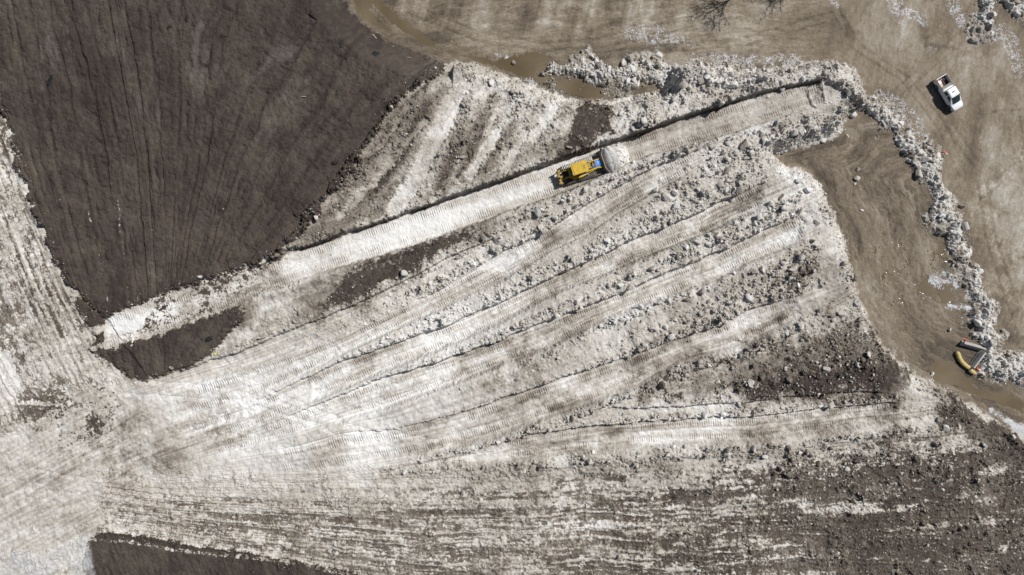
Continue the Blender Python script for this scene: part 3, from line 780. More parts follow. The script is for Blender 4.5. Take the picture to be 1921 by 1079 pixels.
channel = lot([(652, -40, 40), (660, 0, 40), (700, 30, 30), (760, 70, 26), (840, 100, 22), (930, 130, 30), (1010, 150, 36), (1100, 160, 30), (1180, 172, 16)])
d_ch = line_d(channel)
tone -= 0.12 * ss(14, -8, d_ch + 6 * n_edge)
wet = np.clip(ss(10, -6, d_ch + 6 * n_edge) * 0.8 + inner * np.clip(0.25 + 0.25 * arc, 0, 1) * 0.9 + 0.4 * ss(30, 0, d_b), 0, 1) * mudm
# puddles
pud = [lot(p) for p in (
    [(652, -40), (690, -40), (696, 20), (712, 40), (728, 48), (735, 60), (700, 52), (678, 40), (665, 22)],
    [(690, -40), (705, -10), (745, 25), (790, 60), (830, 88), (880, 102), (930, 112), (965, 104), (1000, 96), (1030, 104), (1046, 122), (1030, 150), (1060, 150), (1120, 152), (1160, 164), (1195, 172), (1150, 182),
     (1100, 184), (1060, 176), (1000, 152), (940, 132), (880, 112), (825, 98), (780, 75), (730, 40), (705, 15)],
    [(1745, 690), (1755, 675), (1790, 672), (1797, 690), (1830, 718), (1810, 728), (1770, 722), (1748, 708)],
    [(1728, 700), (1770, 722), (1830, 726), (1880, 735), (1921, 752), (1921, 775), (1860, 752), (1790, 728)],
    [(1500, 300), (1512, 296), (1520, 306), (1508, 312)], [(1582, 232), (1605, 240), (1622, 262), (1600, 268), (1585, 250)])]
m_pud = np.maximum.reduce([ss(-2, 2, sdf(p) + 3.0 * n_edge) for p in pud])
small_p = ss(0.85, 1.1, samp(T_FBM, RU * 3.2 + 7, RV * 2.0 + 3)) * inner * ss(390, 460, V) * ss(640, 560, V) * ss(26, 50, d_pile * -1)
m_pud = np.maximum(m_pud, small_p) * (1 - m_berm) * mudm
# lace of refrozen ice
lace_n = 1 - np.clip(np.abs(samp(T_FBM2, RU * 2.4 + 60, RV * 2.4)) / 0.32, 0, 1)
lace_n = np.maximum(lace_n, 1 - np.clip(np.abs(samp(T_FBM, RU * 5.0, RV * 5.0 + 60)) / 0.35, 0, 1))
lace = np.zeros_like(U)
for pts, a in ((lot([(1180, 62, 14), (1225, 62, 20), (1250, 68, 12), (1300, 82, 8)]), 0.75), (lot([(1672, -10, 14), (1685, 15, 12), (1720, 30, 8), (1735, 45, 3)]), 1.0), (lot([(1690, 20, 3), (1690, 45, 2)]), 0.9),
               (lot([(1785, -10, 14), (1795, 20, 14), (1805, 45, 6)]), 0.9), (lot([(1860, 70, 14), (1880, 60, 20), (1905, 100, 14), (1910, 140, 8)]), 0.75),
               (lot([(1650, 180, 14), (1690, 210, 22), (1720, 235, 18), (1735, 250, 8)]), 0.75), (lot([(1300, 115, 16), (1400, 125, 20), (1490, 112, 14)]), 0.8), (lot([(1563, 0, 2), (1570, 15, 2)]), 1.0),
               (lot([(1738, 89, 2), (1800, 98, 3)]), 0.8), (lot([(1760, 520, 12), (1790, 530, 14)]), 1.1), (lot([(1750, 522, 10), (1770, 540, 6)]), 1.2), (lot([(1780, 574, 5), (1825, 578, 4)]), 1.4), (lot([(1230, 75, 2), (1236, 100, 2), (1240, 112, 2)]), 0.8),
               (lot([(1840, 268, 8), (1860, 262, 5)]), 0.6), (lot([(1850, 290, 6), (1880, 300, 6)]), 0.5), (lot([(1670, 640, 6), (1690, 670, 8), (1710, 698, 8)]), 0.6), (lot([(1860, 770, 3), (1925, 815, 9), (1960, 840, 9)]), 1.3),
               (lot([(935, 105, 4), (960, 112, 6)]), 1.6), (lot([(990, 150, 3), (1040, 156, 3)]), 1.0), (lot([(1040, 165, 3), (1075, 168, 4)]), 0.9)):
    lace = np.maximum(lace, a * ss(6, -4, line_d(pts) + 4 * n_edge))
ice = np.clip(ss(0.35, 0.95, lace_n * 0.75 + lace * 0.65 - 0.30) * (lace > 0.02) * np.minimum(lace * 1.3, 1), 0, 1)
ice = np.maximum(ice, ss(1.05, 1.4, lace) * 0.9) * mudm * (1 - m_berm) + 0.035 * frost + corner * 0.5 * np.clip(0.8 + 0.4 * n_mid, 0, 1)

lot_h = ZLOT + 0.05 * n_big + 0.02 * n_mid + 0.025 * arc * inner + 0.012 * n_sml + 0.04 * ice
lot_h = lot_h * (1 - m_pud) + (ZLOT - 0.06) * m_pud
lot_h += hb * (0.75 + 0.2 * n_mid) + S * m_berm * (0.9 * clod1 / 2.0 + 0.9 * clod2 / 1.55)
Z = lot_h + (Z - ZLOT) * hp_soft * pile + S * 0.35 * clod1 / 2 * pile * ss(40, 0, d_pile) * (U > 850)
mud_attr = mudm * (1 - m_berm)
berm_d = np.clip(0.185 + 0.05 * n_mid + 0.05 * n_sml + 0.35 * ss(0.4, 1.0, -n_mid + 0.2 * n_sml), 0, 1)
dirt = np.where(m_berm * mudm > 0.3, berm_d, dirt)

# scatter points need height lookup
def zat(u, v):
    i = np.clip(np.searchsorted(AU, u), 0, len(AU) - 1); j = np.clip(np.searchsorted(AV, v), 0, len(AV) - 1)
    return Z[j, i]
def fat(F, u, v):
    i = np.clip(np.searchsorted(AU, u), 0, len(AU) - 1); j = np.clip(np.searchsorted(AV, v), 0, len(AV) - 1)
    return F[j, i]

# ------------------------------------------------------------------ terrain meshes (one surface, cut along the real borders)
pad = 14
def grow(a):
    e = np.cumsum(20 * 1.32 ** np.arange(pad))
    return np.concatenate((a[0] - e[::-1], a, a[-1] + e))
GU, GV = grow(AU), grow(AV)
def gp(F): return np.pad(F, pad, mode='edge')
ZZ = gp(Z)
attrs = dict(dirt=gp(dirt), mud=gp(mud_attr), tone=gp(np.clip(tone, 0, 1)), wet=gp(wet), ice=gp(ice), trk=gp(trk), ts=gp(ts))
NV_, NU_ = ZZ.shape
GX, GY = np.meshgrid((GU - 960.5) * S, (539.5 - GV) * S)
VERT = np.stack((GX, GY, ZZ), -1).reshape(-1, 3)
idx = np.arange(NV_ * NU_, dtype=np.int64).reshape(NV_, NU_)
quads = np.stack((idx[:-1, :-1], idx[1:, :-1], idx[1:, 1:], idx[:-1, 1:]), -1).reshape(-1, 4)
def fc(F): return gp(F)[:-1, :-1].ravel()
cls = np.zeros(len(quads), np.int8)                     # 0 mud lot
cls[fc(pile) > 0.5] = 1                                 # snow dump
cls[(fc(m_crust) > 0.5) & (cls == 1) & (fc(mA) < 0.5)] = 2   # dirt crust
cls[(fc(m_pud) > 0.96)] = 3                              # puddles
for c, name, mat in ((0, 'ground', M['surface']), (1, 'snow_field', M['surface']), (2, 'dirt_field', M['surface']), (3, 'muddy_water', M['water'])):
    q = quads[cls == c]
    used = np.unique(q)
    remap = np.full(NV_ * NU_, -1, np.int64)
    remap[used] = np.arange(len(used))
    me = mesh_np(name, VERT[used], remap[q].ravel(), np.full(len(q), 4), mat)
    set_attrs(me, {k: a.ravel()[used] for k, a in attrs.items()})
    o = bpy.data.objects.new(name, me)
    COL.objects.link(o)
    o['kind'] = 'structure'

# ------------------------------------------------------------------ broken snow: chunks
def ico(sub):
    bm = bmesh.new()
    bmesh.ops.create_icosphere(bm, subdivisions=sub, radius=1)
    v = np.array([x.co[:] for x in bm.verts])
    f = np.array([[x.index for x in y.verts] for y in bm.faces])
    bm.free()
    return v, f
ICO = {k: ico(k) for k in (1, 2, 3)}
def rock(sub, seed, cuts=7, rough=0.10):
    "a broken block: a ball cut by random planes"
    r = np.random.default_rng(seed)
    v, f = ICO[sub]
    v = v.copy()
    for _ in range(cuts):
        n = r.standard_normal(3); n /= np.linalg.norm(n)
        d = 0.32 + 0.42 * r.random()
        e = v @ n - d
        v -= np.where(e > 0, e, 0)[:, None] * n * 0.92
    v *= (1 + rough * r.standard_normal(len(v)) * 0.5)[:, None]
    v *= np.array([1.15, 0.66 + 0.36 * r.random(), 0.62 + 0.3 * r.random()])
    return v, f
PROTO1 = [rock(1, s, 9, 0.12) for s in range(40)]
PROTO2 = [rock(2, 100 + s, 9, 0.07) for s in range(14)]

dens = (np.clip(rub, 0, 1) ** 1.5 * lumpy + 0.035 * (1 - m_crust) * (1 - mA) * (1 - white_fan) * (1 - 0.7 * m_track)) * pile + np.clip(m_berm, 0, 1) * 0.9 * lumpy * mudm + mudm * (1 - m_berm) * 0.16 * ss(16, 0, d_b) * (1 - m_pud)
dens = dens + 0.10 * rim * pile + 0.16 * ss(12, 2, np.abs(sdf(crust_poly2))) * pile
dens[(U < -15) | (U > 1936) | (V < -15) | (V > 1094)] *= 0.25
area = np.gradient(AV)[:, None] * np.gradient(AU)[None, :]
pdf = (dens * area).ravel().astype(np.float64); pdf /= pdf.sum()
NCH = 42000
pick = rng.choice(pdf.size, NCH, p=pdf)
cu, cv = U.ravel()[pick] + rng.uniform(-.6, .6, NCH), V.ravel()[pick] + rng.uniform(-.6, .6, NCH)
loc_d = dens.ravel()[pick]
big = (1 - 0.30 * ss(1640, 1680, cu) + 0.03 * ss(820, 1000, cu) * ss(1600, 1560, cu) * ss(720, 640, cv)) * np.clip(0.55 + 0.6 * loc_d + 0.35 * ss(900, 1300, cu) - 0.5 * ss(860, 950, cv), 0.35, 1.5)
rad = 0.95 * (1 - rng.random(NCH) * 0.9982) ** (-1 / 2.75) * big
rad = np.clip(rad, 0.9, 8.5)
dirt_flat, mud_flat = dirt, mudm
cd = fat(dirt, cu, cv)
cd = np.clip(np.where(cd > 0.6, np.where(rng.random(NCH) < 0.5, 0.4, 0.8), cd) + rng.normal(0, 0.07, NCH) - 0.07, 0.05, 0.95)
cz = zat(cu, cv)

# distinct chunks traced from the photo: u, v, radius (px), on_lot, sub-shape seed, label
NAMED = [
    (1250, 370, 10, 0, 'large pale round snow boulder on the upper rubble ridge between crawler tracks'),
    (1337, 275, 7.5, 0, 'smooth grey egg-shaped boulder just below the right end of the dozer trench'),
    (1394, 272, 11, 0, 'wide knobbly dark grey lump in the coarse rubble under the trench end'),
    (1362, 322, 8, 0, 'brownish lump with a black hollow beside it above the second track end'),
    (1388, 358, 9, 0, 'dirty grey block overhanging the dark ledge at a track end'),
    (1350, 348, 7, 0, 'flat-topped blue-grey slab near the right end of the second track'),
    (1528, 346, 7, 0, 'grey boulder on the pointed corner where the snow dump meets the mud'),
    (1466, 369, 7.5, 0, 'brown-grey boulder in pale snow left of the mud bay'),
    (1546, 140, 7, 0, 'long smooth grey block above the trench end'),
    (1573, 157, 8, 0, 'dark angular boulder right of the trench end'),
    (1587, 176, 7.5, 0, 'tall dark boulder with a long shadow at the far right end of the trench'),
    (1608, 145, 6, 0, 'pale boulder on the outer top right shoulder of the snow dump'),
    (1600, 215, 8, 1, 'white block with a deep black shadow at the corner of the mud bay'),
    (1067, 279, 6.5, 0, 'round brown-grey boulder above the trench wall behind the bulldozer'),
    (1204, 312, 5.5, 0, 'small dark boulder beside the track right of the pushed snow mound'),
    (1073, 782, 8, 0, 'big pale boulder with a black shadow at the left tip of the dark dirt wedge'),
    (983, 818, 6.5, 0, 'pale boulder on the lower rubble line left of the dark wedge'),
    (936, 828, 6.5, 0, 'rounded pale block on the lower rubble line below the white fan'),
    (790, 866, 7, 0, 'pale block at the far left start of the lower rubble line'),
    (760, 885, 8, 0, 'long dark-sided block in the rubble below the white fan'),
    (906, 876, 6, 0, 'tilted grey block below the lowest long track'),
    (998, 873, 7, 0, 'block with the blackest shadow below the lowest long track'),
    (868, 923, 6.5, 0, 'grey block in the upper edge of the striped dirt field'),
    (1423, 769, 7, 0, 'pale boulder on the edge of the lowest long track, under the dark dirt'),
    (1560, 764, 7, 0, 'pale boulder above the right end of the lowest long track'),
    (1804, 751, 7, 0, 'lone boulder with black shadow at the muddy rim in the lower right'),
    (1762, 788, 7, 0, 'dark boulder beside the black dirt patch in the lower right'),
    (1478, 838, 8, 0, 'dark boulder pair in the rubble below the lowest long track'),
    (1316, 547, 8, 0, 'large dark grey boulder in the middle rubble below the fourth track'),
    (1288, 562, 6.5, 0, 'dark boulder left of the large grey one in the middle rubble'),
    (1323, 580, 6, 0, 'dark boulder under the large grey one in the middle rubble'),
    (1394, 516, 7, 0, 'grey boulder directly below the smooth fourth track'),
    (1500, 505, 7, 0, 'pale boulder above the dark hollow near the right rim of the dump'),
    (1434, 524, 7, 0, 'dark boulder left of the dark hollow near the right rim'),
    (1523, 452, 7.5, 0, 'dark boulder at the right end of the fourth track'),
    (1447, 636, 7, 0, 'dark boulder below the end of the fifth track'),
    (1310, 156, 10, 0, 'split brown block in the upper berm with a tall shadow, largest of that berm'),
    (1342, 138, 8, 0, 'upright block with a tall black shadow in the upper berm'),
    (1383, 138, 7, 0, 'grey rounded boulder on the wet upper edge of the berm'),
    (1366, 126, 6, 0, 'pale boulder on the outer edge of the upper berm'),
    (1275, 166, 6.5, 0, 'dark boulder on the inner edge of the upper berm'),
    (1230, 167, 6, 0, 'dark block at the right end of the brown puddle'),
    (1203, 173, 5, 0, 'flat pale slab on the edge of the brown puddle'),
    (1829, 607, 11, 1, 'largest white boulder of the right berm above the concrete barriers'),
    (1853, 643, 9, 1, 'tall grey boulder just above the joint of the two concrete barriers'),
    (1846, 634, 7, 1, 'white boulder beside the tall grey one near the barriers'),
    (1732, 300, 9, 1, 'pale boulder with a long shadow in the right berm below the pickup'),
    (1743, 304, 6, 1, 'small dark boulder on bare pale snow of the right berm'),
    (1720, 328, 9, 1, 'flat slab with a black shadow at the left edge of the right berm'),
    (1687, 232, 8, 1, 'white boulder on the berm bend left below the pickup'),
    (1803, 387, 6.5, 1, 'lone dark-sided boulder on the mud right of the berm'),
    (1826, 500, 7, 1, 'pale boulder on the narrow part of the right berm'),
    (1767, 371, 7, 1, 'dark block on the right berm above the concrete drum'),
    (1609, 317, 5, 1, 'dark rock on open mud, topmost of three in a row'),
    (1607, 334, 6.5, 1, 'grey rock on open mud, middle of three in a row'),
    (1603, 346, 4, 1, 'small grey rock on open mud, lowest of three in a row'),
    (1617, 395, 3.5, 1, 'small white rock alone on the muddy road'),
    (1781, 618, 5, 1, 'white snow lump alone on mud above the concrete barrier'),
    (1748, 702, 4.5, 1, 'white snow lump standing in the lower right puddle'),
    (1852, 32, 10, 1, 'black-shadowed boulder at the left edge of the top right snow heap'),
    (1902, 8, 9, 1, 'dark boulder on the top right corner snow heap'),
    (963, 118, 5, 1, 'dark grey rock beside a floating ice patch in the brown puddle'),
    (831, 123, 5, 0, 'grey boulder at the upper left tip of the pale wedge'),
    (853, 124, 4.5, 0, 'second grey boulder at the upper tip of the pale wedge'),
    (327, 690, 5.5, 0, 'pale boulder on the lower rim of the small dark dirt patch'),
    (64, 990, 5, 0, 'small round grey lump on pale snow in the lower left'),
    (380, 520, 5, 0, 'white snow lump on the dirt rim above the left trench'),
    (1360, 880, 5, 0, 'small bright lump in the striped dirt right of centre'),
    (1768, 918, 3.2, 0, 'bright round lump in the dark striped dirt at lower right'),
    (1490, 872, 4, 0, 'bright small lump above the dark striped dirt'),
]
ZONES = [
    ('upper berm', lambda u, v: (v < 215) & (u < 1440) & (u > 1010), 'grey snow chunk in the rubble berm above the dozer trench'),
    ('trench end', lambda u, v: (v < 300) & (u >= 1270) & (u < 1640), 'grey snow chunk heaped around the right end of the dozer trench'),
    ('wedge', lambda u, v: (v < 470) & (u < 1010) & (v < 1000 - 0.6 * u), 'dirty snow chunk on the streaked wedge left of the bulldozer'),
    ('right berm', lambda u, v: (u > 1640) & (v < 730), 'white snow chunk in the berm along the muddy lot on the right'),
    ('first ridge', lambda u, v: (v < 720 - 0.36 * (u - 640)) & (u < 1320), 'snow chunk on the rubble ridge nearest below the dozer trench'),
    ('rim', lambda u, v: (u > 1500) & (v < 760), 'snow chunk on the right rim of the dump above the muddy road'),
    ('striped', lambda u, v: (v > 885), 'snow clod in the striped dirt field along the bottom'),
    ('low ridge', lambda u, v: (v > 760), 'snow chunk in the rubble beside the lowest long crawler track'),
    ('upper ridges', lambda u, v: (v < 560 - 0.36 * (u - 1100)), 'snow chunk on the coarse rubble ridge between the upper crawler tracks'),
    ('middle', lambda u, v: (u > -1e9), 'snow chunk in the wide rubble between the middle crawler tracks'),
]
chunk_mesh = []
for k, (v, f) in enumerate(PROTO2):
    pass
def chunk_object(u, v, r, d, mud, label, group, seed, sub=2, z=None):
    pv, pf = PROTO2[seed % len(PROTO2)] if sub == 2 else rock(3, 500 + seed, 10, 0.05)
    a = seed * 2.399
    c, s = math.cos(a), math.sin(a)
    vv = pv * r * S
    vv = np.stack((vv[:, 0] * c - vv[:, 1] * s, vv[:, 0] * s + vv[:, 1] * c, vv[:, 2]), 1)
    x, y = (u - 960.5) * S, (539.5 - v) * S
    z = zat(np.array([u]), np.array([v]))[0] if z is None else z
    me = mesh_np('snow_chunk', vv, pf.ravel(), np.full(len(pf), 3), M['surface'], False)
    n = len(vv)
    ln = 0.06 * np.sin(vv[:, 0] * 5 / max(r * S, .1) + seed)
    set_attrs(me, dict(dirt=np.clip(d + ln, 0, 1), mud=np.zeros(n), tone=np.zeros(n), wet=np.zeros(n), ice=np.zeros(n), trk=np.zeros(n), ts=np.zeros(n)))
    o = bpy.data.objects.new('snow_chunk', me)
    o.location = (x, y, z + 0.36 * r * S)
    COL.objects.link(o)
    tag(o, label, 'snow chunk', group)
    return o
keepout = []
for i, (u, v, r, onlot, lab) in enumerate(NAMED):
    if onlot: (u, v), = lot([(u, v)])
    d = float(np.clip(fat(dirt, np.array([u]), np.array([v]))[0], 0.1, 0.5))
    if 'dark' in lab or 'brown' in lab: d = 0.50
    if 'white' in lab or 'bright' in lab: d = 0.14
    if onlot and 'dark' not in lab and 'white' not in lab: d = 0.32
    chunk_object(u, v, r, d, 0, lab, None, i, 3)
    keepout.append((u, v, r))
KO = np.array(keepout)
ok = np.ones(NCH, bool)
for u, v, r in KO:
    ok &= np.hypot(cu - u, cv - v) > r + rad * 0.6
DOZ = W(1108, 309, -1.0); DOZ_UV = (DOZ[0] / S + 960.5, 539.5 - DOZ[1] / S)
ok &= ~((np.abs((cu - DOZ_UV[0]) * 0.947 - (cv - DOZ_UV[1]) * 0.32) < 95) & (np.abs((cu - DOZ_UV[0]) * 0.32 + (cv - DOZ_UV[1]) * 0.947) < 24))
BARR_UV = lot([(1815, 665)])[0]
ok &= np.hypot(cu - BARR_UV[0] + 8, cv - BARR_UV[1]) > 30
order = np.argsort(-rad)
order = order[ok[order]]
n_ind = 222
infr = (cu > 5) & (cu < 1915) & (cv > 5) & (cv < 1074)
ind = [k for k in order if infr[k]][:n_ind]
for j, k in enumerate(ind):
    for zname, fn, lab in ZONES:
        if fn(cu[k], cv[k]): break
    chunk_object(cu[k], cv[k], rad[k], cd[k], 0, lab, lab.replace('chunk', 'chunks').replace('clod', 'clods'), 1000 + j, 2)
indset = set(ind)
rest = np.array([k for k in order if k not in indset])
nv1, nf1 = len(ICO[1][0]), len(ICO[1][1])
VV = np.empty((len(rest), nv1, 3)); FF = np.empty((len(rest), nf1, 3), np.int64); DD = np.empty((len(rest), nv1))
ang = rng.uniform(0, 2 * math.pi, len(rest))
tl = rng.uniform(-0.5, 0.5, len(rest))
for j, k in enumerate(rest):
    pv, pf = PROTO1[j % len(PROTO1)]
    c, s = math.cos(ang[j]), math.sin(ang[j])
    x, y, z = pv[:, 0], pv[:, 1], pv[:, 2] + tl[j] * pv[:, 0]
    VV[j, :, 0] = (x * c - y * s) * rad[k] * S + (cu[k] - 960.5) * S
    VV[j, :, 1] = (x * s + y * c) * rad[k] * S + (539.5 - cv[k]) * S
    VV[j, :, 2] = z * rad[k] * S + cz[k] + 0.38 * rad[k] * S
    FF[j] = pf + j * nv1
    DD[j] = cd[k]
me = mesh_np('snow_rubble', VV.reshape(-1, 3), FF.ravel(), np.full(len(rest) * nf1, 3), M['surface'], False)
zz0 = np.zeros(len(rest) * nv1)
set_attrs(me, dict(dirt=DD.ravel(), mud=zz0, tone=zz0, wet=zz0, ice=zz0, trk=zz0, ts=zz0))
o = bpy.data.objects.new('snow_rubble', me)
COL.objects.link(o)
tag(o, 'small broken lumps of grey snow strewn over the ridges and berms', 'snow rubble', None, 'stuff')

# ------------------------------------------------------------------ modelling helpers for the machines
class MB:
    def __init__(self):
        self.bm = bmesh.new()
    def box(self, c, size, rot=(0, 0, 0), bev=0.02):
        m = Matrix.Translation(c) @ (Matrix.Rotation(rot[2], 4, 'Z') @ Matrix.Rotation(rot[1], 4, 'Y') @ Matrix.Rotation(rot[0], 4, 'X')) @ Matrix.Diagonal((*size, 1))
        b = bmesh.new()
        bmesh.ops.create_cube(b, size=1.0, matrix=m)
        if bev:
            bmesh.ops.bevel(b, geom=b.edges[:], offset=min(bev, min(size) * 0.4), segments=2, affect='EDGES')
        return self._join(b)
    def cyl(self, a, b_, r, r2=None, seg=16):
        a, b_ = Vector(a), Vector(b_)
        d = b_ - a
        m = Matrix.Translation((a + b_) / 2) @ d.to_track_quat('Z', 'Y').to_matrix().to_4x4()
        b = bmesh.new()
        bmesh.ops.create_cone(b, cap_ends=True, segments=seg, radius1=r, radius2=r if r2 is None else r2, depth=d.length, matrix=m)
        return self._join(b)
    def prism(self, prof, y0, y1, bev=0.0, taper=1.0):
        "profile in x, z swept along y"
        b = bmesh.new()
        f = [b.verts.new((x, y0, z)) for x, z in prof]
        g = [b.verts.new((x, y1, z)) for x, z in prof]
        n = len(prof)
        b.faces.new(f); b.faces.new(g[::-1])
        for i in range(n):
            b.faces.new((f[i], g[i], g[(i + 1) % n], f[(i + 1) % n]))
        bmesh.ops.recalc_face_normals(b, faces=b.faces[:])
        if bev:
            bmesh.ops.bevel(b, geom=b.edges[:], offset=bev, segments=2, affect='EDGES')
        return self._join(b)
    def loft(self, rings, cap=True, close=True):
        "rings of equal-length point lists"
        b = bmesh.new()
        rs = [[b.verts.new(p) for p in r] for r in rings]
        n = len(rs[0])
        for p, q in zip(rs[:-1], rs[1:]):
            for i in range(n if close else n - 1):
                b.faces.new((p[i], p[(i + 1) % n], q[(i + 1) % n], q[i]))
        if cap:
            b.faces.new(rs[0][::-1]); b.faces.new(rs[-1])
        bmesh.ops.recalc_face_normals(b, faces=b.faces[:])
        return self._join(b)
    def _join(self, b):
        me = bpy.data.meshes.new('tmp')
        b.to_mesh(me); b.free()
        self.bm.from_mesh(me)
        bpy.data.meshes.remove(me)
        return self
    def build(self, name, mat, parent=None, smooth=True):
        me = bpy.data.meshes.new(name)
        self.bm.to_mesh(me); self.bm.free()
        me.materials.append(mat)
        if smooth:
            me.polygons.foreach_set('use_smooth', np.ones(len(me.polygons), dtype=bool))
            me.set_sharp_from_angle(angle=R(35))
        o = bpy.data.objects.new(name, me)
        COL.objects.link(o)
        if parent: o.parent = parent
        return o

def tube_rings(pts, rad, seg=10, squash=1.0):
    rings = []
    for i, p in enumerate(pts):
        a = Vector(pts[max(i - 1, 0)]); b = Vector(pts[min(i + 1, len(pts) - 1)])
        t = (b - a).normalized()
        side = t.cross(Vector((0, 0, 1)))
        side = side.normalized() if side.length > 1e-3 else Vector((1, 0, 0))
        upv = side.cross(t)
        r = rad[i] if hasattr(rad, '__len__') else rad
        rings.append([Vector(p) + side * (math.cos(k * 2 * math.pi / seg) * r) + upv * (math.sin(k * 2 * math.pi / seg) * r * squash) for k in range(seg)])
    return rings

# ------------------------------------------------------------------ bulldozer
DZ_A = R(18.7)
FLOOR_Z = -1.4
cx, cy = W(1088.9, 314.9, FLOOR_Z + 3.4)
fz = float(zat(np.array([cx / S + 960.5]), np.array([539.5 - cy / S]))[0])
doz = thing('bulldozer', 'yellow crawler bulldozer with rear ripper pushing a snow mound along the trench', 'bulldozer', (cx, cy, fz), DZ_A)
# crawler tracks
def track(yc):
    x0, x1, h, rr = -2.05, 2.05, 1.15, 0.52
    prof = []
    for k in range(13):
        a = math.pi / 2 + math.pi * k / 12
        prof.append((x0 + rr * math.cos(a) * 0.95, rr + rr * math.sin(a)))
    for k in range(13):
        a = -math.pi / 2 + math.pi * k / 12
        prof.append((x1 + rr * math.cos(a) * 0.95, rr * 0.94 + rr * 0.94 * math.sin(a)))
    b = MB().prism(prof, yc - 0.29, yc + 0.29, 0.0)
    o = b.build('crawler_track', M['track'], doz, False)
    sh = MB()
    P = [Vector((x, 0, z)) for x, z in prof]
    P.append(P[0])
    seg = [(P[i + 1] - P[i]).length for i in range(len(P) - 1)]
    tot = sum(seg); n = 44
    for k in range(n):
        d = tot * k / n
        i = 0
        while d > seg[i]:
            d -= seg[i]; i += 1
        t = (P[i + 1] - P[i]).normalized()
        p = P[i] + t * d
        ang = -math.atan2(t.z, t.x)
        sh.box((p.x, yc, p.z), (0.15, 0.60, 0.05), (0, ang, 0), 0)
        nn = Vector((t.z, 0, -t.x))
        if nn.dot(p - Vector((0, 0, rr))) < 0: nn = -nn
        q = p + nn * 0.05
        sh.box((q.x, yc, q.z), (0.03, 0.60, 0.09), (0, ang, 0), 0)
    sh.build('track_shoe', M['snow_packed' if yc > 0 else 'track'], o, False).name = 'track_shoes'
    fr = MB().box((0, yc, 0.52), (3.5, 0.32, 0.42), bev=0.05)
    for xx in (-2.05, 2.05):
        fr.cyl((xx, yc - 0.31, 0.52), (xx, yc + 0.31, 0.52), 0.33, seg=20)
    fr.build('track_frame', M['yellow_dirty'], doz)
track(1.22); track(-1.20)
# hull, tank, hood
MB().box((-0.2, 0, 1.0), (3.6, 1.50, 0.9), bev=0.06).build('hull', M['dark'], doz)
MB().prism([(-1.75, 0.9), (-1.75, 2.1), (-1.55, 2.25), (-0.9, 2.25), (-0.9, 0.9)], -0.85, 0.85, 0.05).build('fuel_tank', M['yellow_dirty'], doz)
MB().box((-0.55, 0.87, 1.42), (1.7, 0.14, 0.24), bev=0.05).build('fender', M['yellow'], doz)
MB().box((-0.55, -1.02, 1.42), (1.7, 0.42, 0.24), bev=0.05).build('fender', M['yellow'], doz)
# cab body below the roof, glass all round
MB().prism([(-1.05, 1.4), (-1.05, 3.1), (0.62, 3.1), (0.95, 2.1), (0.95, 1.4)], -0.70, 0.70, 0.04).build('cab', M['yellow'], doz)
MB().box((-0.2, 0.712, 2.65), (1.2, 0.02, 0.75), bev=0).build('side_window', M['glass'], doz)
MB().box((-0.2, -0.712, 2.65), (1.2, 0.02, 0.75), bev=0).build('side_window', M['glass'], doz)
MB().box((-1.062, 0, 2.65), (0.02, 1.15, 0.75), bev=0).build('rear_window', M['glass'], doz)
MB().box((0.80, 0, 2.62), (0.02, 1.15, 0.90), (0, R(-18.3), 0), 0).build('front_window', M['glass'], doz)
# big flat roof with raised rear rim
roof = MB().box((-0.16, 0.06, 3.36), (2.5, 1.76, 0.12), bev=0.05)
roof.box((-1.33, 0.06, 3.46), (0.16, 1.76, 0.14), bev=0.04)
rf = roof.build('cab_roof', M['yellow'], doz)
MB().box((-1.19, 0.06, 3.425), (0.06, 1.62, 0.012), bev=0).build('roof_seam', M['dark'], rf)
for y in (-0.62, 0.72):
    for x in (-1.25, 0.72):
        MB().box((x, y, 2.4), (0.14, 0.12, 1.85), bev=0.03).build('roof_post', M['yellow_dirty'], doz)
MB().box((0.60, 0.05, 3.427), (0.4, 0.7, 0.012), bev=0).build('roof_stain', M['yellow_dirty'], rf)
# hood with side walls converging to the radiator
hood = MB()
hood.loft([[(0.95, -0.62, 1.1), (0.95, 0.62, 1.1), (0.95, 0.62, 1.95), (0.95, -0.62, 1.95)], [(2.75, -0.52, 1.0), (2.75, 0.52, 1.0), (2.75, 0.52, 1.85), (2.75, -0.52, 1.85)]])
hood.build('engine_hood', M['dark'], doz)
for sgn in (-1, 1):
    MB().loft([[(0.80, sgn * 0.80, 2.15), (0.80, sgn * 0.66, 2.15), (0.80, sgn * 0.66, 1.75), (0.80, sgn * 0.80, 1.75)],
               [(3.05, sgn * 0.62, 2.08), (3.05, sgn * 0.49, 2.08), (3.05, sgn * 0.49, 1.2), (3.05, sgn * 0.62, 1.2)]]).build('hood_side_rail', M['yellow'], doz)
MB().box((1.45, 0.02, 2.12), (0.62, 0.86, 0.36), bev=0.05).build('engine_cover', M['yellow_dirty'], doz)
MB().box((1.86, 0, 2.10), (0.12, 1.25, 0.12), bev=0.03).build('cross_bar', M['yellow'], doz)
MB().box((2.58, 0, 2.10), (0.12, 1.15, 0.12), bev=0.03).build('cross_bar', M['yellow'], doz)
ep = MB().cyl((2.15, 0.28, 1.9), (2.15, 0.28, 2.75), 0.085, seg=14)
ep.cyl((2.15, 0.28, 2.0), (2.15, 0.28, 2.4), 0.13, seg=14)
ep.build('exhaust_stack', M['steel'], doz)
MB().cyl((2.10, -0.02, 1.9), (2.10, -0.02, 2.42), 0.16, 0.13, 16).box((2.3, 0.05, 2.03), (0.5, 0.16, 0.16), bev=0.04).build('air_cleaner', M['yellow_dirty'], doz)
MB().box((2.22, -0.30, 2.10), (0.52, 0.36, 0.32), (0, 0, 0.15), 0.08).build('hood_cover_patch', M['blue'], doz)
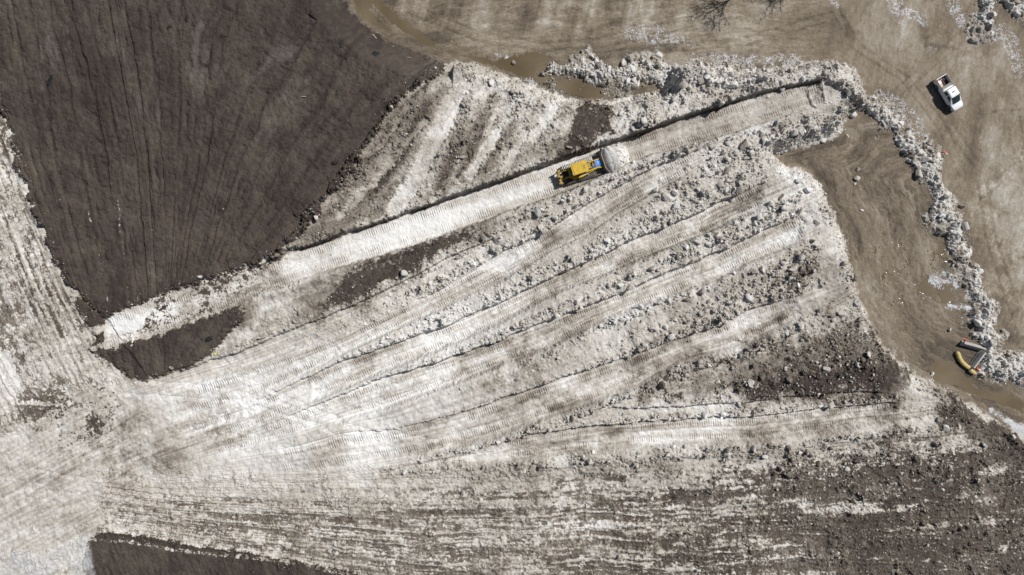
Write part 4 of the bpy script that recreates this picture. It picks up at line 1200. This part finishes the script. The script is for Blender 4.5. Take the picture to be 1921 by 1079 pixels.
# blue tarpaulin over the radiator front
n_ = 9
rings = []
for k in range(n_):
    t = k / (n_ - 1)
    x = 2.66 + 0.72 * t
    w = 0.56 - 0.16 * t ** 2.2
    z = 2.16 - 0.10 * t - 0.55 * max(0, t - 0.6) ** 1.3
    rings.append([(x, y * w, z + 0.05 * math.cos(y * 2.2) + 0.02 * math.sin(9 * y + 5 * t)) for y in np.linspace(-1, 1, 9)] + [(x, y * w, 1.1) for y in np.linspace(1, -1, 9)])
MB().loft(rings).build('radiator_cover', M['blue'], doz)
# right hand long bar from the roof corner down to the nose, grab rail
for pts, r in (([(0.0, -1.22, 1.95), (1.4, -0.95, 2.02), (3.0, -0.58, 2.02)], 0.07), ([(0.35, -1.15, 1.5), (0.35, -1.15, 1.95)], 0.05), ([(-0.2, -1.22, 1.5), (-0.2, -1.22, 1.95), (0.1, -1.22, 1.95)], 0.05)):
    MB().loft(tube_rings(pts, r, 8)).build('grab_rail', M['yellow'], doz)
MB().box((0.9, 0.86, 1.62), (0.55, 0.30, 0.45), bev=0.05).build('battery_box', M['snow_packed'], doz)
MB().box((0.75, -0.95, 1.40), (1.1, 0.40, 0.16), bev=0.04).build('step_plate', M['snow_packed'], doz)
# push arms, lift cylinders, blade
for sgn in (-1, 1):
    MB().box((1.75, sgn * 1.56, 0.55), (3.9, 0.16, 0.34), bev=0.04).build('push_arm', M['track'], doz)
    MB().cyl((2.75, sgn * 0.62, 1.75), (3.35, sgn * 0.66, 1.45), 0.10, seg=12).cyl((3.35, sgn * 0.66, 1.45), (3.82, sgn * 0.7, 1.15), 0.055, seg=12).build('lift_cylinder', M['yellow'], doz)
blade = MB()
sec = []
for y in np.linspace(-2.12, 2.12, 25):
    xo = 3.85 + 0.42 * ss(0.9, 2.12, abs(y))
    top = 1.78 - 0.12 * ss(1.2, 2.1, abs(y))
    pr = []
    for t in np.linspace(0, 1, 9):
        pr.append((xo + 0.22 * (2 * t - 1) ** 2 - 0.02, y, 0.06 + top * t))
    sec.append(pr + [(x - 0.13, yy, z) for x, yy, z in reversed(pr)])
blade.loft(sec)
bl = blade.build('blade', M['steel'], doz)
MB().box((3.92, 0, 1.90), (0.09, 2.3, 0.16), bev=0.03).build('blade_rock_guard', M['yellow_dirty'], bl)
# ripper
rip = MB().box((-2.3, 0, 1.0), (0.7, 1.3, 0.7), bev=0.08)
rip.box((-2.15, 0.45, 1.25), (1.1, 0.22, 0.26), (0, 0.2, 0), 0.04).box((-2.15, -0.45, 1.25), (1.1, 0.22, 0.26), (0, 0.2, 0), 0.04)
rp = rip.build('ripper_mount', M['dark'], doz)
for y in (-0.55, 0.55):
    MB().cyl((-1.75, y, 1.75), (-2.45, y, 1.65), 0.13, seg=14).cyl((-2.45, y, 1.65), (-3.1, y, 1.45), 0.07, seg=12).build('ripper_cylinder', M['yellow'], doz)
beam = MB().box((-3.25, -0.12, 1.20), (0.42, 2.2, 0.45), (0, 0, 0), 0.06)
beam.box((-3.1, 0.82, 1.50), (0.55, 0.22, 0.34), (0, 0, 0.5), 0.05).box((-2.9, -0.15, 1.62), (0.7, 0.3, 0.22), (0, 0, 0.25), 0.05).box((-3.2, -1.12, 1.48), (0.4, 0.3, 0.3), (0, 0, 0.3), 0.05)
beam.build('ripper_beam', M['yellow_dirty'], doz)
for y in (-1.05, 0.0, 0.85):
    MB().prism([(-3.62, 1.6), (-3.36, 1.6), (-3.30, 0.75), (-3.05, 0.32), (-3.18, 0.28), (-3.52, 0.7)], y - 0.06, y + 0.06, 0.02).build('ripper_shank', M['yellow' if y else 'steel'], doz)
MB().loft(tube_rings([(-2.6, 0.95, 1.6), (-3.1, 1.2, 1.9), (-3.5, 0.75, 1.75), (-3.3, 0.2, 1.55)], 0.035, 8)).build('hydraulic_hose', M['black'], doz)
for y in (-0.55, 0.68):
    MB().box((-1.40, y, 3.52), (0.10, 0.16, 0.10), bev=0.02).build('work_lamp', M['lamp_clear'], doz)
    MB().box((0.98, y, 3.32), (0.10, 0.18, 0.12), bev=0.02).build('work_lamp', M['lamp_clear'], doz)

# ------------------------------------------------------------------ the mound of snow in front of the blade
mx, my = 6.2, 0.05
mound = thing('snow_mound', 'pale heap of snow with a smooth cracked slab, pushed along by the bulldozer blade', 'snow mound',
              (cx + math.cos(DZ_A) * mx - math.sin(DZ_A) * my, cy + math.sin(DZ_A) * mx + math.cos(DZ_A) * my, fz), DZ_A)
def heap():
    na, nr = 120, 56
    vs, fs = [], []
    r2 = np.random.default_rng(3)
    th = np.linspace(0, 2 * math.pi, na, endpoint=False)
    edge = 1 + 0.05 * np.sin(3 * th + 1) + 0.04 * np.sin(7 * th) + 0.025 * np.sin(13 * th + 2)
    T2 = np.clip(T_CLOD, 0, 9)
    for j in range(nr + 1):
        t = j / nr
        for i in range(na):
            c, s = math.cos(th[i]), math.sin(th[i])
            px = np.sign(c) * abs(c) ** 0.75 * 2.15 * edge[i] * t
            py = np.sign(s) * abs(s) ** 0.75 * 2.25 * edge[i] * t
            back = np.clip((-px - 0.2) / 1.6, 0, 1)
            px2 = px + 0.26 * (py / 2.1) ** 2 * back
            z = 2.0 * (1 - t ** 2.3) ** 0.8
            z *= 1 - 0.32 * np.clip((px - 0.2) / 1.6, 0, 1)
            k = np.clip((px + 0.35) / 0.5, 0, 1) * (1 - t ** 6)
            z += 0.10 * k * (T2[int(px * 32) % TN, int(py * 32) % TN] / 3.0) + 0.02 * (1 - t) * r2.standard_normal() * k
            vs.append((px2, py, max(z, -0.1) if j < nr else -0.2))
    for j in range(nr):
        for i in range(na):
            a, b = j * na + i, j * na + (i + 1) % na
            fs.append((a, b, b + na, a + na))
    return np.array(vs), np.array(fs)
hv, hf = heap()
me = mesh_np('crumbly_heap', hv, hf.ravel(), np.full(len(hf), 4), M['surface'])
zz1 = np.zeros(len(hv))
set_attrs(me, dict(dirt=0.15 + 0.05 * np.sin(hv[:, 0] * 3.1 + 2 * np.sin(hv[:, 1] * 2.3)), mud=zz1, tone=zz1, wet=zz1, ice=zz1, trk=zz1, ts=zz1))
o = bpy.data.objects.new('crumbly_heap', me); COL.objects.link(o); o.parent = mound
def slab(y0, y1, jag, lift):
    "a curled sheet of packed snow rolled up by the blade"
    ny, nx = 26, 12
    top, bot = [], []
    r3 = np.random.default_rng(int(abs(y0) * 100))
    j0 = r3.normal(0, 0.05, ny)
    for i in range(ny):
        y = y0 + (y1 - y0) * i / (ny - 1)
        w = 1.15 * math.sqrt(max(0.05, 1 - (y / 2.35) ** 2)) + j0[i] + jag * math.sin(y * 3.1)
        x0 = -2.17 + 0.30 * (y / 2.1) ** 2
        row, rowb = [], []
        for k in range(nx):
            t = k / (nx - 1)
            z = 1.30 + lift + 0.80 * math.sin(min(1, t * 1.05) * math.pi / 2) ** 0.9 - 0.55 * (y / 2.2) ** 4 - 0.26 * (y / 2.2) ** 2
            row.append((x0 + w * t, y, z + 0.012 * math.sin(30 * t + 4 * y)))
            rowb.append((x0 + w * t, y, z - 0.20))
        top.append(row); bot.append(rowb)
    rings = [a + b[::-1] for a, b in zip(top, bot)]
    b = MB().loft(rings)
    o = b.build('packed_slab', M['surface'], mound, True)
    n = len(o.data.vertices)
    z_ = np.zeros(n)
    set_attrs(o.data, dict(dirt=np.full(n, 0.21), mud=z_, tone=z_, wet=z_, ice=np.full(n, 0.12), trk=z_, ts=z_))
slab(0.62, 1.85, 0.10, 0.06); slab(-0.62, 0.55, -0.12, 0.0); slab(-1.95, -0.68, 0.08, -0.03)
rc = np.random.default_rng(21)
clods = [(1.55, 1.1, 0.46, 0.12), (0.9, 1.75, 0.34, 0.14), (-0.6, 2.05, 0.32, 0.16), (1.8, -0.2, 0.3, 0.2), (1.2, -1.5, 0.30, 0.18)]
for k in range(34):
    tq, rq = rc.uniform(-2.2, 2.2), rc.uniform(0.35, 1.08)
    clods.append((0.15 + 1.95 * rq * math.cos(tq * 0.62), 2.1 * rq * math.sin(tq), rc.uniform(0.10, 0.30), rc.uniform(0.08, 0.30)))
for (x, y, r, d) in clods:
    pv, pf = rock(3, int(r * 1000), 9, 0.06)
    me = mesh_np('snow_clod', pv * r, pf.ravel(), np.full(len(pf), 3), M['surface'], False)
    z_ = np.zeros(len(pv))
    set_attrs(me, dict(dirt=np.full(len(pv), d), mud=z_, tone=z_, wet=z_, ice=z_, trk=z_, ts=z_))
    o = bpy.data.objects.new('snow_clod', me); COL.objects.link(o); o.parent = mound
    t_ = min(1.0, (abs(x / 2.15) ** 2.6 + abs(y / 2.25) ** 2.6) ** (1 / 2.6))
    o.location = (x, y, 2.0 * max(0, 1 - t_ ** 2.3) ** 0.8 * (1 - 0.32 * min(1, max(0, (x - 0.2) / 1.6))) + 0.25 * r)

# ------------------------------------------------------------------ pickup truck
def lz(u, v):
    x, y = W(u, v, ZLOT)
    return float(zat(np.array([x / S + 960.5]), np.array([539.5 - y / S]))[0])
tx, ty = W(1783.5, 173.5, ZLOT + 1.25)
tz = lz(1776, 178)
TR_A = math.atan2(-0.857, 0.515)
truck = thing('pickup_truck', 'white extended cab pickup truck parked on bare mud, its open bed full of gear', 'pickup truck', (tx, ty, tz), TR_A)
def ring(x, w, z0, z1, r=0.12, n=4):
    "rounded-rectangle section at x"
    pts = []
    for (cy_, cz_, a0) in ((w - r, z1 - r, 0), (-w + r, z1 - r, 90), (-w + r * 0.5, z0 + r * 0.5, 180), (w - r * 0.5, z0 + r * 0.5, 270)):
        rr = r if a0 < 180 else r * 0.5
        for k in range(n + 1):
            a = R(a0 + 90 * k / n)
            pts.append((x, cy_ + rr * math.cos(a), cz_ + rr * math.sin(a)))
    return pts
# lower body: nose to the back of the cab
b = MB()
b.loft([ring(2.90, 0.50, 0.52, 0.90), ring(2.84, 0.70, 0.47, 0.99), ring(2.70, 0.84, 0.43, 1.06), ring(2.42, 0.93, 0.42, 1.10), ring(2.1, 0.97, 0.42, 1.13), ring(1.55, 0.98, 0.42, 1.17), ring(0.9, 0.985, 0.42, 1.18),
        ring(-0.3, 0.985, 0.42, 1.18), ring(-0.78, 0.985, 0.42, 1.18)])
body = b.build('body', M['white'], truck)
# greenhouse
b = MB()
def gring(x0, x1, w, z, r=0.10):
    pts = []
    for (px, py, a0) in ((x1 - r, w - r, 0), (x0 + r, w - r, 90), (x0 + r, -w + r, 180), (x1 - r, -w + r, 270)):
        for k in range(5):
            a = R(a0 + 90 * k / 4)
            pts.append((px + r * math.cos(a), py + r * math.sin(a), z))
    return pts
b.loft([gring(-0.76, 1.86, 0.95, 1.15), gring(-0.70, 1.60, 0.93, 1.32), gring(-0.58, 0.86, 0.79, 1.80), gring(-0.52, 0.74, 0.70, 1.88), gring(-0.35, 0.58, 0.55, 1.905)])
cabp = b.build('cab', M['white'], truck)
def panel(name, pts, off, mat, parent):
    "thin solid panel on a flat outline"
    P = [Vector(p) for p in pts]
    nrm = (P[1] - P[0]).cross(P[2] - P[0]).normalized()
    return MB().loft([[p + nrm * off for p in P], [p - nrm * 0.03 for p in P]]).build(name, mat, parent, False)
def curved_glass():
    rings = []
    for y in np.linspace(-1, 1, 13):
        row = []
        for t in np.linspace(0, 1, 7):
            w = 0.90 - 0.16 * t
            x = 1.85 - 0.97 * t - 0.12 * y * y * (1 - 0.4 * t) + 0.012
            row.append((x, y * w, 1.19 + 0.625 * t + 0.012))
        rings.append(row + [(p[0] - 0.05, p[1], p[2] - 0.04) for p in reversed(row)])
    return MB().loft(rings)
curved_glass().build('windshield', M['glass'], truck)
for s in (-1, 1):
    def gl(pts): return [(x, s * y, z) for x, y, z in (pts if s < 0 else pts[::-1])]
    panel('front_side_window', gl([(0.30, 0.945, 1.27), (1.22, 0.935, 1.27), (0.82, 0.825, 1.68), (0.30, 0.835, 1.72)]), 0.025, M['glass'], truck)
    panel('rear_side_window', gl([(-0.52, 0.945, 1.27), (0.14, 0.945, 1.27), (0.14, 0.835, 1.72), (-0.46, 0.845, 1.70)]), 0.025, M['glass'], truck)
    door = MB().box((0.62, s * 0.985, 0.80), (1.18, 0.012, 0.62), bev=0.004).build('door', M['white'], truck)
    MB().box((0.16, s * 1.0, 1.0), (0.16, 0.03, 0.035), bev=0.01).build('door_handle', M['chrome'], door)
    m = MB().box((1.18, s * 1.14, 1.27), (0.11, 0.20, 0.18), bev=0.03).box((1.18, s * 1.0, 1.24), (0.05, 0.16, 0.04), bev=0.01)
    m.build('side_mirror', M['dark'], truck)
    MB().box((2.70, s * 0.74, 0.88), (0.22, 0.24, 0.18), (0, 0, -s * 0.6), 0.03).build('headlight', M['lamp_clear'], truck)
    MB().box((-2.87, s * 0.88, 1.05), (0.05, 0.16, 0.42), bev=0.02).build('tail_light', M['lamp_red'], truck)
    for x in (1.92, -1.78):
        tw = MB().cyl((x, s * 0.78, 0.38), (x, s * 1.01, 0.38), 0.385, seg=28)
        w = tw.build('wheel', M['black'], truck)
        MB().cyl((x, s * 1.0, 0.38), (x, s * 1.022, 0.38), 0.23, seg=20).build('rim', M['rim'], w)
        arch = MB()
        pts = [(x + 0.47 * math.cos(a), s * 0.975, 0.38 + 0.47 * math.sin(a)) for a in np.linspace(0, math.pi, 15)]
        arch.loft(tube_rings(pts, 0.05, 6)).build('wheel_arch', M['dark'], truck)
MB().prism([(0.95, 1.905), (0.95, 1.9)] if False else [(-0.06, 1.89), (-0.06, 1.95), (0.16, 1.95), (0.16, 1.89)], -0.26, 0.26, 0.01).build('roof_marker', M['dark'], truck)
MB().cyl((1.65, -0.85, 1.15), (1.60, -0.86, 2.0), 0.012, seg=6).build('radio_aerial', M['black'], truck)
# bumper, grille, hood seam
MB().box((2.86, 0, 0.55), (0.16, 1.2, 0.24), bev=0.05).box((2.72, 0.72, 0.55), (0.16, 0.42, 0.24), (0, 0, -0.5), 0.05).box((2.72, -0.72, 0.55), (0.16, 0.42, 0.24), (0, 0, 0.5), 0.05).build('front_bumper', M['chrome'], truck)
MB().box((2.89, 0, 0.80), (0.06, 0.90, 0.2), bev=0.02).build('grille', M['dark'], truck)
MB().box((-2.92, 0, 0.58), (0.16, 1.80, 0.18), bev=0.04).build('rear_bumper', M['dark'], truck)
MB().box((1.88, 0, 1.175), (0.06, 1.5, 0.02), bev=0.005).build('wiper_cowl', M['dark'], truck)
# bed: floor, side walls, head wall, tailgate
for s in (-1, 1):
    MB().box((-1.83, s * 0.93, 0.87), (2.06, 0.11, 0.86), bev=0.03).build('bed_side', M['white'], truck)
    MB().box((-1.83, s * 0.915, 1.308), (2.0, 0.07, 0.016), bev=0.004).build('bed_rail_cap', M['dark'], truck)
MB().box((-0.83, 0, 0.87), (0.06, 1.75, 0.86), bev=0.01).build('bed_head_wall', M['white'], truck)
MB().box((-1.83, 0, 0.62), (1.96, 1.76, 0.06), bev=0).build('bed_floor', M['bed'], truck)
tg = MB().box((-2.85, 0, 0.92), (0.05, 1.72, 0.78), bev=0.02).build('tailgate', M['white'], truck)
MB().box((-2.905, 0, 1.08), (0.02, 0.22, 0.06), bev=0.005).build('tailgate_handle', M['dark'], tg)
MB().box((0.2, 0, 0.42), (5.2, 1.1, 0.18), bev=0.02).build('chassis', M['dark'], truck)

def on_truck(x, y, z):
    p = Matrix.Rotation(TR_A, 3, 'Z') @ Vector((x, y, z))
    return (tx + p.x, ty + p.y, tz + p.z)
tb = thing('tool_box', 'grey lidded toolbox lying across the front of the pickup bed', 'tool box', on_truck(-1.15, 0, 0.65), TR_A)
MB().box((0, 0, 0.30), (0.46, 1.70, 0.58), bev=0.03).build('case', M['toolbox'], tb)
MB().box((0, 0, 0.615), (0.50, 1.73, 0.05), bev=0.015).build('lid', M['toolbox'], tb)
MB().box((0.18, -0.1, 0.655), (0.10, 1.30, 0.03), bev=0.008).build('lid_strip', M['card'], tb)
tag(MB().box((0, 0, 0.17), (0.62, 0.48, 0.34), bev=0.02).box((0.0, 0, 0.345), (0.55, 0.05, 0.012), bev=0).build('carton', M['card']), 'pale cardboard carton in the pickup bed behind the toolbox', 'carton')
bpy.data.objects['carton'].location = on_truck(-1.72, -0.50, 0.65); bpy.data.objects['carton'].rotation_euler = (0, 0, TR_A + 0.1)
cr = MB().box((0, 0, 0.18), (0.50, 0.52, 0.36), bev=0.06).box((0, 0, 0.38), (0.54, 0.56, 0.05), bev=0.02).build('cool_box', M['offwhite'])
tag(cr, 'white plastic cool box in the pickup bed next to the orange sack', 'cool box')
cr.location = on_truck(-2.22, -0.52, 0.65); cr.rotation_euler = (0, 0, TR_A - 0.1)
def sack(name, mat, loc, sc, seed, label, cat):
    pv, pf = rock(3, seed, 4, 0.05)
    me = mesh_np(name, pv * np.array(sc), pf.ravel(), np.full(len(pf), 3), mat)
    o = bpy.data.objects.new(name, me); COL.objects.link(o); o.location = loc; o.rotation_euler = (0, 0, TR_A)
    tag(o, label, cat)
sack('orange_sack', M['orange'], on_truck(-2.60, -0.52, 0.85), (0.22, 0.27, 0.24), 41, 'bright orange sack in the left rear corner of the pickup bed', 'sack')
sack('brown_sack', M['brown'], on_truck(-1.9, 0.12, 0.80), (0.42, 0.36, 0.24), 42, 'slumped brown sack in the middle of the pickup bed', 'sack')
sack('dark_sack', M['dark'], on_truck(-2.40, 0.40, 0.78), (0.30, 0.36, 0.20), 43, 'dark sack by the tailgate on the right of the pickup bed', 'sack')
sack('pale_bundle', M['wood'], on_truck(-2.46, 0.05, 0.86), (0.16, 0.20, 0.14), 44, 'small pale bundle on top of the load by the pickup tailgate', 'bundle')

# ------------------------------------------------------------------ concrete barriers, wattles, cones, drum
def barrier(a, b_, label):
    x0, y0 = W(*a, ZLOT + 0.5); x1, y1 = W(*b_, ZLOT + 0.5)
    L = math.hypot(x1 - x0, y1 - y0)
    t = thing('concrete_barrier', label, 'barrier', ((x0 + x1) / 2, (y0 + y1) / 2, ZLOT - 0.03), math.atan2(y1 - y0, x1 - x0), 'concrete barriers by the puddle')
    prof = [(-0.40, 0), (-0.40, 0.09), (-0.22, 0.34), (-0.13, 0.98), (-0.10, 1.02), (0.10, 1.02), (0.13, 0.98), (0.22, 0.34), (0.40, 0.09), (0.40, 0)]
    m = MB()
    rings = [[(x, y, z) for y, z in prof] for x in (-L / 2, -L / 2 + 0.02, -0.6, -0.1, 0.5, L / 2 - 0.02, L / 2)]
    m.loft(rings)
    m.build('concrete_body', M['concrete'], t)
    for s in (-1, 1):
        MB().loft(tube_rings([(s * L / 2 - s * 0.02, 0, 0.55), (s * (L / 2 + 0.10), 0, 0.60), (s * (L / 2 + 0.10), 0, 0.70), (s * L / 2 - s * 0.02, 0, 0.75)], 0.018, 6)).build('steel_loop', M['steel'], t)
barrier((1806, 643.5), (1846, 654.5), 'grey concrete barrier lying crosswise with a traffic cone behind its left end')
barrier((1824, 690), (1845.5, 661), 'grey concrete barrier slanting from the straw wattle up to the other barrier')

def wattle(pts, r, label):
    P = [(*W(u, v, ZLOT + 0.2), ZLOT + 0.20) for u, v in pts]
    c = Vector(P[len(P) // 2]); c.z = ZLOT
    Q = []
    for i in range(len(P) - 1):
        n = max(3, int((Vector(P[i + 1]) - Vector(P[i])).length / 0.09))
        for k in range(n): Q.append(Vector(P[i]).lerp(Vector(P[i + 1]), k / n) - c)
    Q.append(Vector(P[-1]) - c)
    rn = np.random.default_rng(len(Q))
    rad = [r * (0.95 + 0.02 * math.sin(i * 1.3) + 0.03 * rn.standard_normal()) * min(1, 0.55 + 0.25 * min(i, len(Q) - 1 - i)) for i in range(len(Q))]
    for _ in range(2):
        Q = [Q[0]] + [(Q[i - 1] + 2 * Q[i] + Q[i + 1]) / 4 for i in range(1, len(Q) - 1)] + [Q[-1]]
    t = thing('straw_wattle', label, 'straw wattle', c, 0, 'yellow straw wattles by the puddle')
    o = MB().loft(tube_rings(Q, rad, 16, 0.9)).build('straw_roll', M['straw'], t)
    for i in range(6, len(Q) - 4, 11):
        MB().loft(tube_rings([Q[i], Q[i] + (Q[i + 1] - Q[i]).normalized() * 0.06], rad[i] * 1.005, 16, 0.9)).build('tie', M['netting'], t)
wattle([(1793.5, 661), (1797, 663.5), (1799, 670), (1802.5, 677), (1808, 683), (1814, 688), (1820.5, 691.5)], 0.37, 'long curved yellow straw wattle at the edge of the brown puddle')
wattle([(1818, 693), (1823, 697), (1827.5, 700), (1830, 699)], 0.37, 'short yellow straw wattle at the foot of the slanting concrete barrier')

def cone(u, v, label, tip=None, rz=0.0):
    x, y = W(u, v, ZLOT + 0.1)
    z = float(zat(np.array([x / S + 960.5]), np.array([539.5 - y / S]))[0])
    t = thing('traffic_cone', label, 'traffic cone', (x, y, z), rz, 'orange traffic cones')
    MB().box((0, 0, 0.02), (0.42, 0.42, 0.045), bev=0.015).build('base', M['orange'], t)
    MB().cyl((0, 0, 0.04), (0, 0, 0.90), 0.165, 0.03, 20).build('cone_body', M['orange'], t)
    MB().cyl((0, 0, 0.38), (0, 0, 0.60), 0.122, 0.089, 20).build('reflective_band', M['reflective'], t)
    MB().cyl((0, 0, 0.68), (0, 0, 0.80), 0.080, 0.060, 20).build('reflective_band', M['reflective'], t)
    if tip is not None:
        t.rotation_euler = (0, R(tip), rz)
        t.location.z += 0.20
    return t
cone(1811.3, 638.5, 'orange cone with a white band standing behind the crosswise concrete barrier')
cone(1831.5, 690, 'orange cone tipped over between the slanting barrier and white rubble', 82, R(-40))
cone(1769, 285.5, 'lone orange cone leaning at the edge of the right berm below the pickup', 60, R(-50))

dx, dy = W(1809.5, 424.5, ZLOT + 0.45)
drum = thing('concrete_drum', 'smooth grey concrete pipe stub lying in the right berm', 'concrete pipe', (dx, dy, lz(1809, 425) + 0.1), R(-74))
d_ = MB()
rr_ = []
for x, r in ((-0.62, 0.40), (-0.60, 0.47), (0.56, 0.49), (0.62, 0.47), (0.62, 0.34), (-0.55, 0.33)):
    rr_.append([(x, r * math.cos(a), 0.47 + r * math.sin(a)) for a in np.linspace(0, 2 * math.pi, 28, endpoint=False)])
d_.loft(rr_).build('pipe_wall', M['concrete'], drum)

# ------------------------------------------------------------------ litter on the dirt crust, boards, bare trees beyond the top edge
def at(u, v):
    x, y = W(u, v, 0.5)
    return x, y, float(zat(np.array([x / S + 960.5]), np.array([539.5 - y / S]))[0])
for i, (u, v, r, st, lab) in enumerate((
    (100, 152, 0.42, 1.5, 'black torn bag on the dark dirt field at far left'), (588, 33, 0.40, 2.0, 'flat black debris near the top edge of the dark dirt field'),
    (699, 98, 0.36, 1.4, 'larger of two black lumps near the right tip of the dirt field'), (706, 95, 0.22, 1.0, 'smaller of two black lumps near the right tip of the dirt field'),
    (353, 35, 0.32, 1.3, 'black lump in the upper middle of the dark dirt field'), (630, 306, 0.30, 1.5, 'black scrap at the edge between dirt field and pale wedge'),
    (640, 83, 0.2, 2.0, 'thin black scrap in the upper right of the dirt field'), (391, 636, 0.34, 1.5, 'black clod in the small dark patch under the trench'),
    (603, 378, 0.28, 1.0, 'black clod at the lower right rim of the dirt field'), (318, 51, 0.18, 1.5, 'small black scrap left of the upper black lump'),
    (557, 405, 0.26, 1.3, 'black clod close to the rim in the lower right of the dirt field'), (506, 419, 0.2, 1.6, 'black crumb in the lower part of the dirt field'))):
    pv, pf = rock(3, 900 + i, 6, 0.16)
    me = mesh_np('black_clod', pv * np.array((r * st, r, r * 0.7)) * 1.35, pf.ravel(), np.full(len(pf), 3), M['blackbag'], False)
    o = bpy.data.objects.new('black_clod', me); COL.objects.link(o)
    x, y, z = at(u, v)
    o.location = (x, y, z + 0.03); o.rotation_euler = (0, 0, i * 1.7 + 1.0)
    tag(o, lab, 'black debris')
for u0, v0, u1, v1, w, lab in ((692, 51.5, 699.5, 59.5, 0.14, 'weathered board lying at the edge of the brown puddle on the dirt field'),
                               (566, 182, 575, 181.5, 0.10, 'short pale stick in the middle of the dirt field'),
                               (759, 99, 768, 99.5, 0.07, 'thin pale stick near the right tip of the dirt field')):
    x0, y0, z0 = at(u0, v0); x1, y1, z1 = at(u1, v1)
    o = MB().box((0, 0, 0), (math.hypot(x1 - x0, y1 - y0), w, 0.06), bev=0.008).build('wooden_board', M['wood'])
    o.location = ((x0 + x1) / 2, (y0 + y1) / 2, max(z0, z1) + 0.05); o.rotation_euler = (0, 0.02, math.atan2(y1 - y0, x1 - x0))
    tag(o, lab, 'board')
x, y, z = at(399.5, 665)
o = MB().loft([[(-.2, -.16, 0), (.2, -.14, .02), (.22, .15, 0), (-.18, .16, .03)], [(-.12, -.1, .1), (.14, -.08, .16), (.1, .1, .12), (-.1, .1, .15)]]).build('plastic_scrap', M['flag'])
o.location = (x, y, z + 0.03); tag(o, 'yellow-green plastic scrap on the rim of the small dark dirt patch', 'plastic scrap')

def tree(u, v, h, seed, label):
    x, y = W(u, v, ZLOT)
    t = thing('bare_tree', label, 'tree', (x, y, ZLOT), 0, 'bare trees beyond the top edge of the lot')
    rt = random.Random(seed)
    trunk, crown = MB(), MB()
    def limb(mb, p, d, length, r, level):
        n = 5
        pts, rad = [p.copy()], [r]
        for k in range(n):
            d = (d + Vector((rt.gauss(0, .08) * (1 if level else .25), rt.gauss(0, .08) * (1 if level else .25), rt.gauss(0.02, .05)))).normalized()
            p = p + d * (length / n)
            pts.append(p.copy()); rad.append(r * (1 - 0.75 * (k + 1) / n))
        mb.loft(tube_rings(pts, rad, 5 if level else 8))
        if level < 3:
            for k in range(16 if level == 0 else (7 if level == 1 else 4)):
                i = rt.uniform(1.6 if level == 0 else 1.0, n - 0.05)
                q = pts[int(i)].lerp(pts[min(int(i) + 1, n)], i - int(i))
                ax = Vector((rt.gauss(0, 1), rt.gauss(0, 1), rt.gauss(0, 0.4))).normalized()
                nd = (d * 0.75 + ax * (0.75 if level else 0.9) + Vector((0, 0, 0.18))).normalized()
                limb(crown, q, nd, length * rt.uniform(0.36, 0.55), max(rad[int(i)] * 0.55, 0.022), level + 1)
    limb(trunk, Vector((0, 0, 0)), Vector((0, 0, 1)), h, 0.15, 0)
    trunk.build('trunk', M['bark'], t, False)
    crown.build('crown', M['bark'], t, False)
tree(1387, -13, 7.4, 5, 'bare leafless tree beyond the top edge, casting its branch shadow on mud')
tree(1488, -22, 5.6, 9, 'bare leafless tree just right of the other one beyond the top edge')
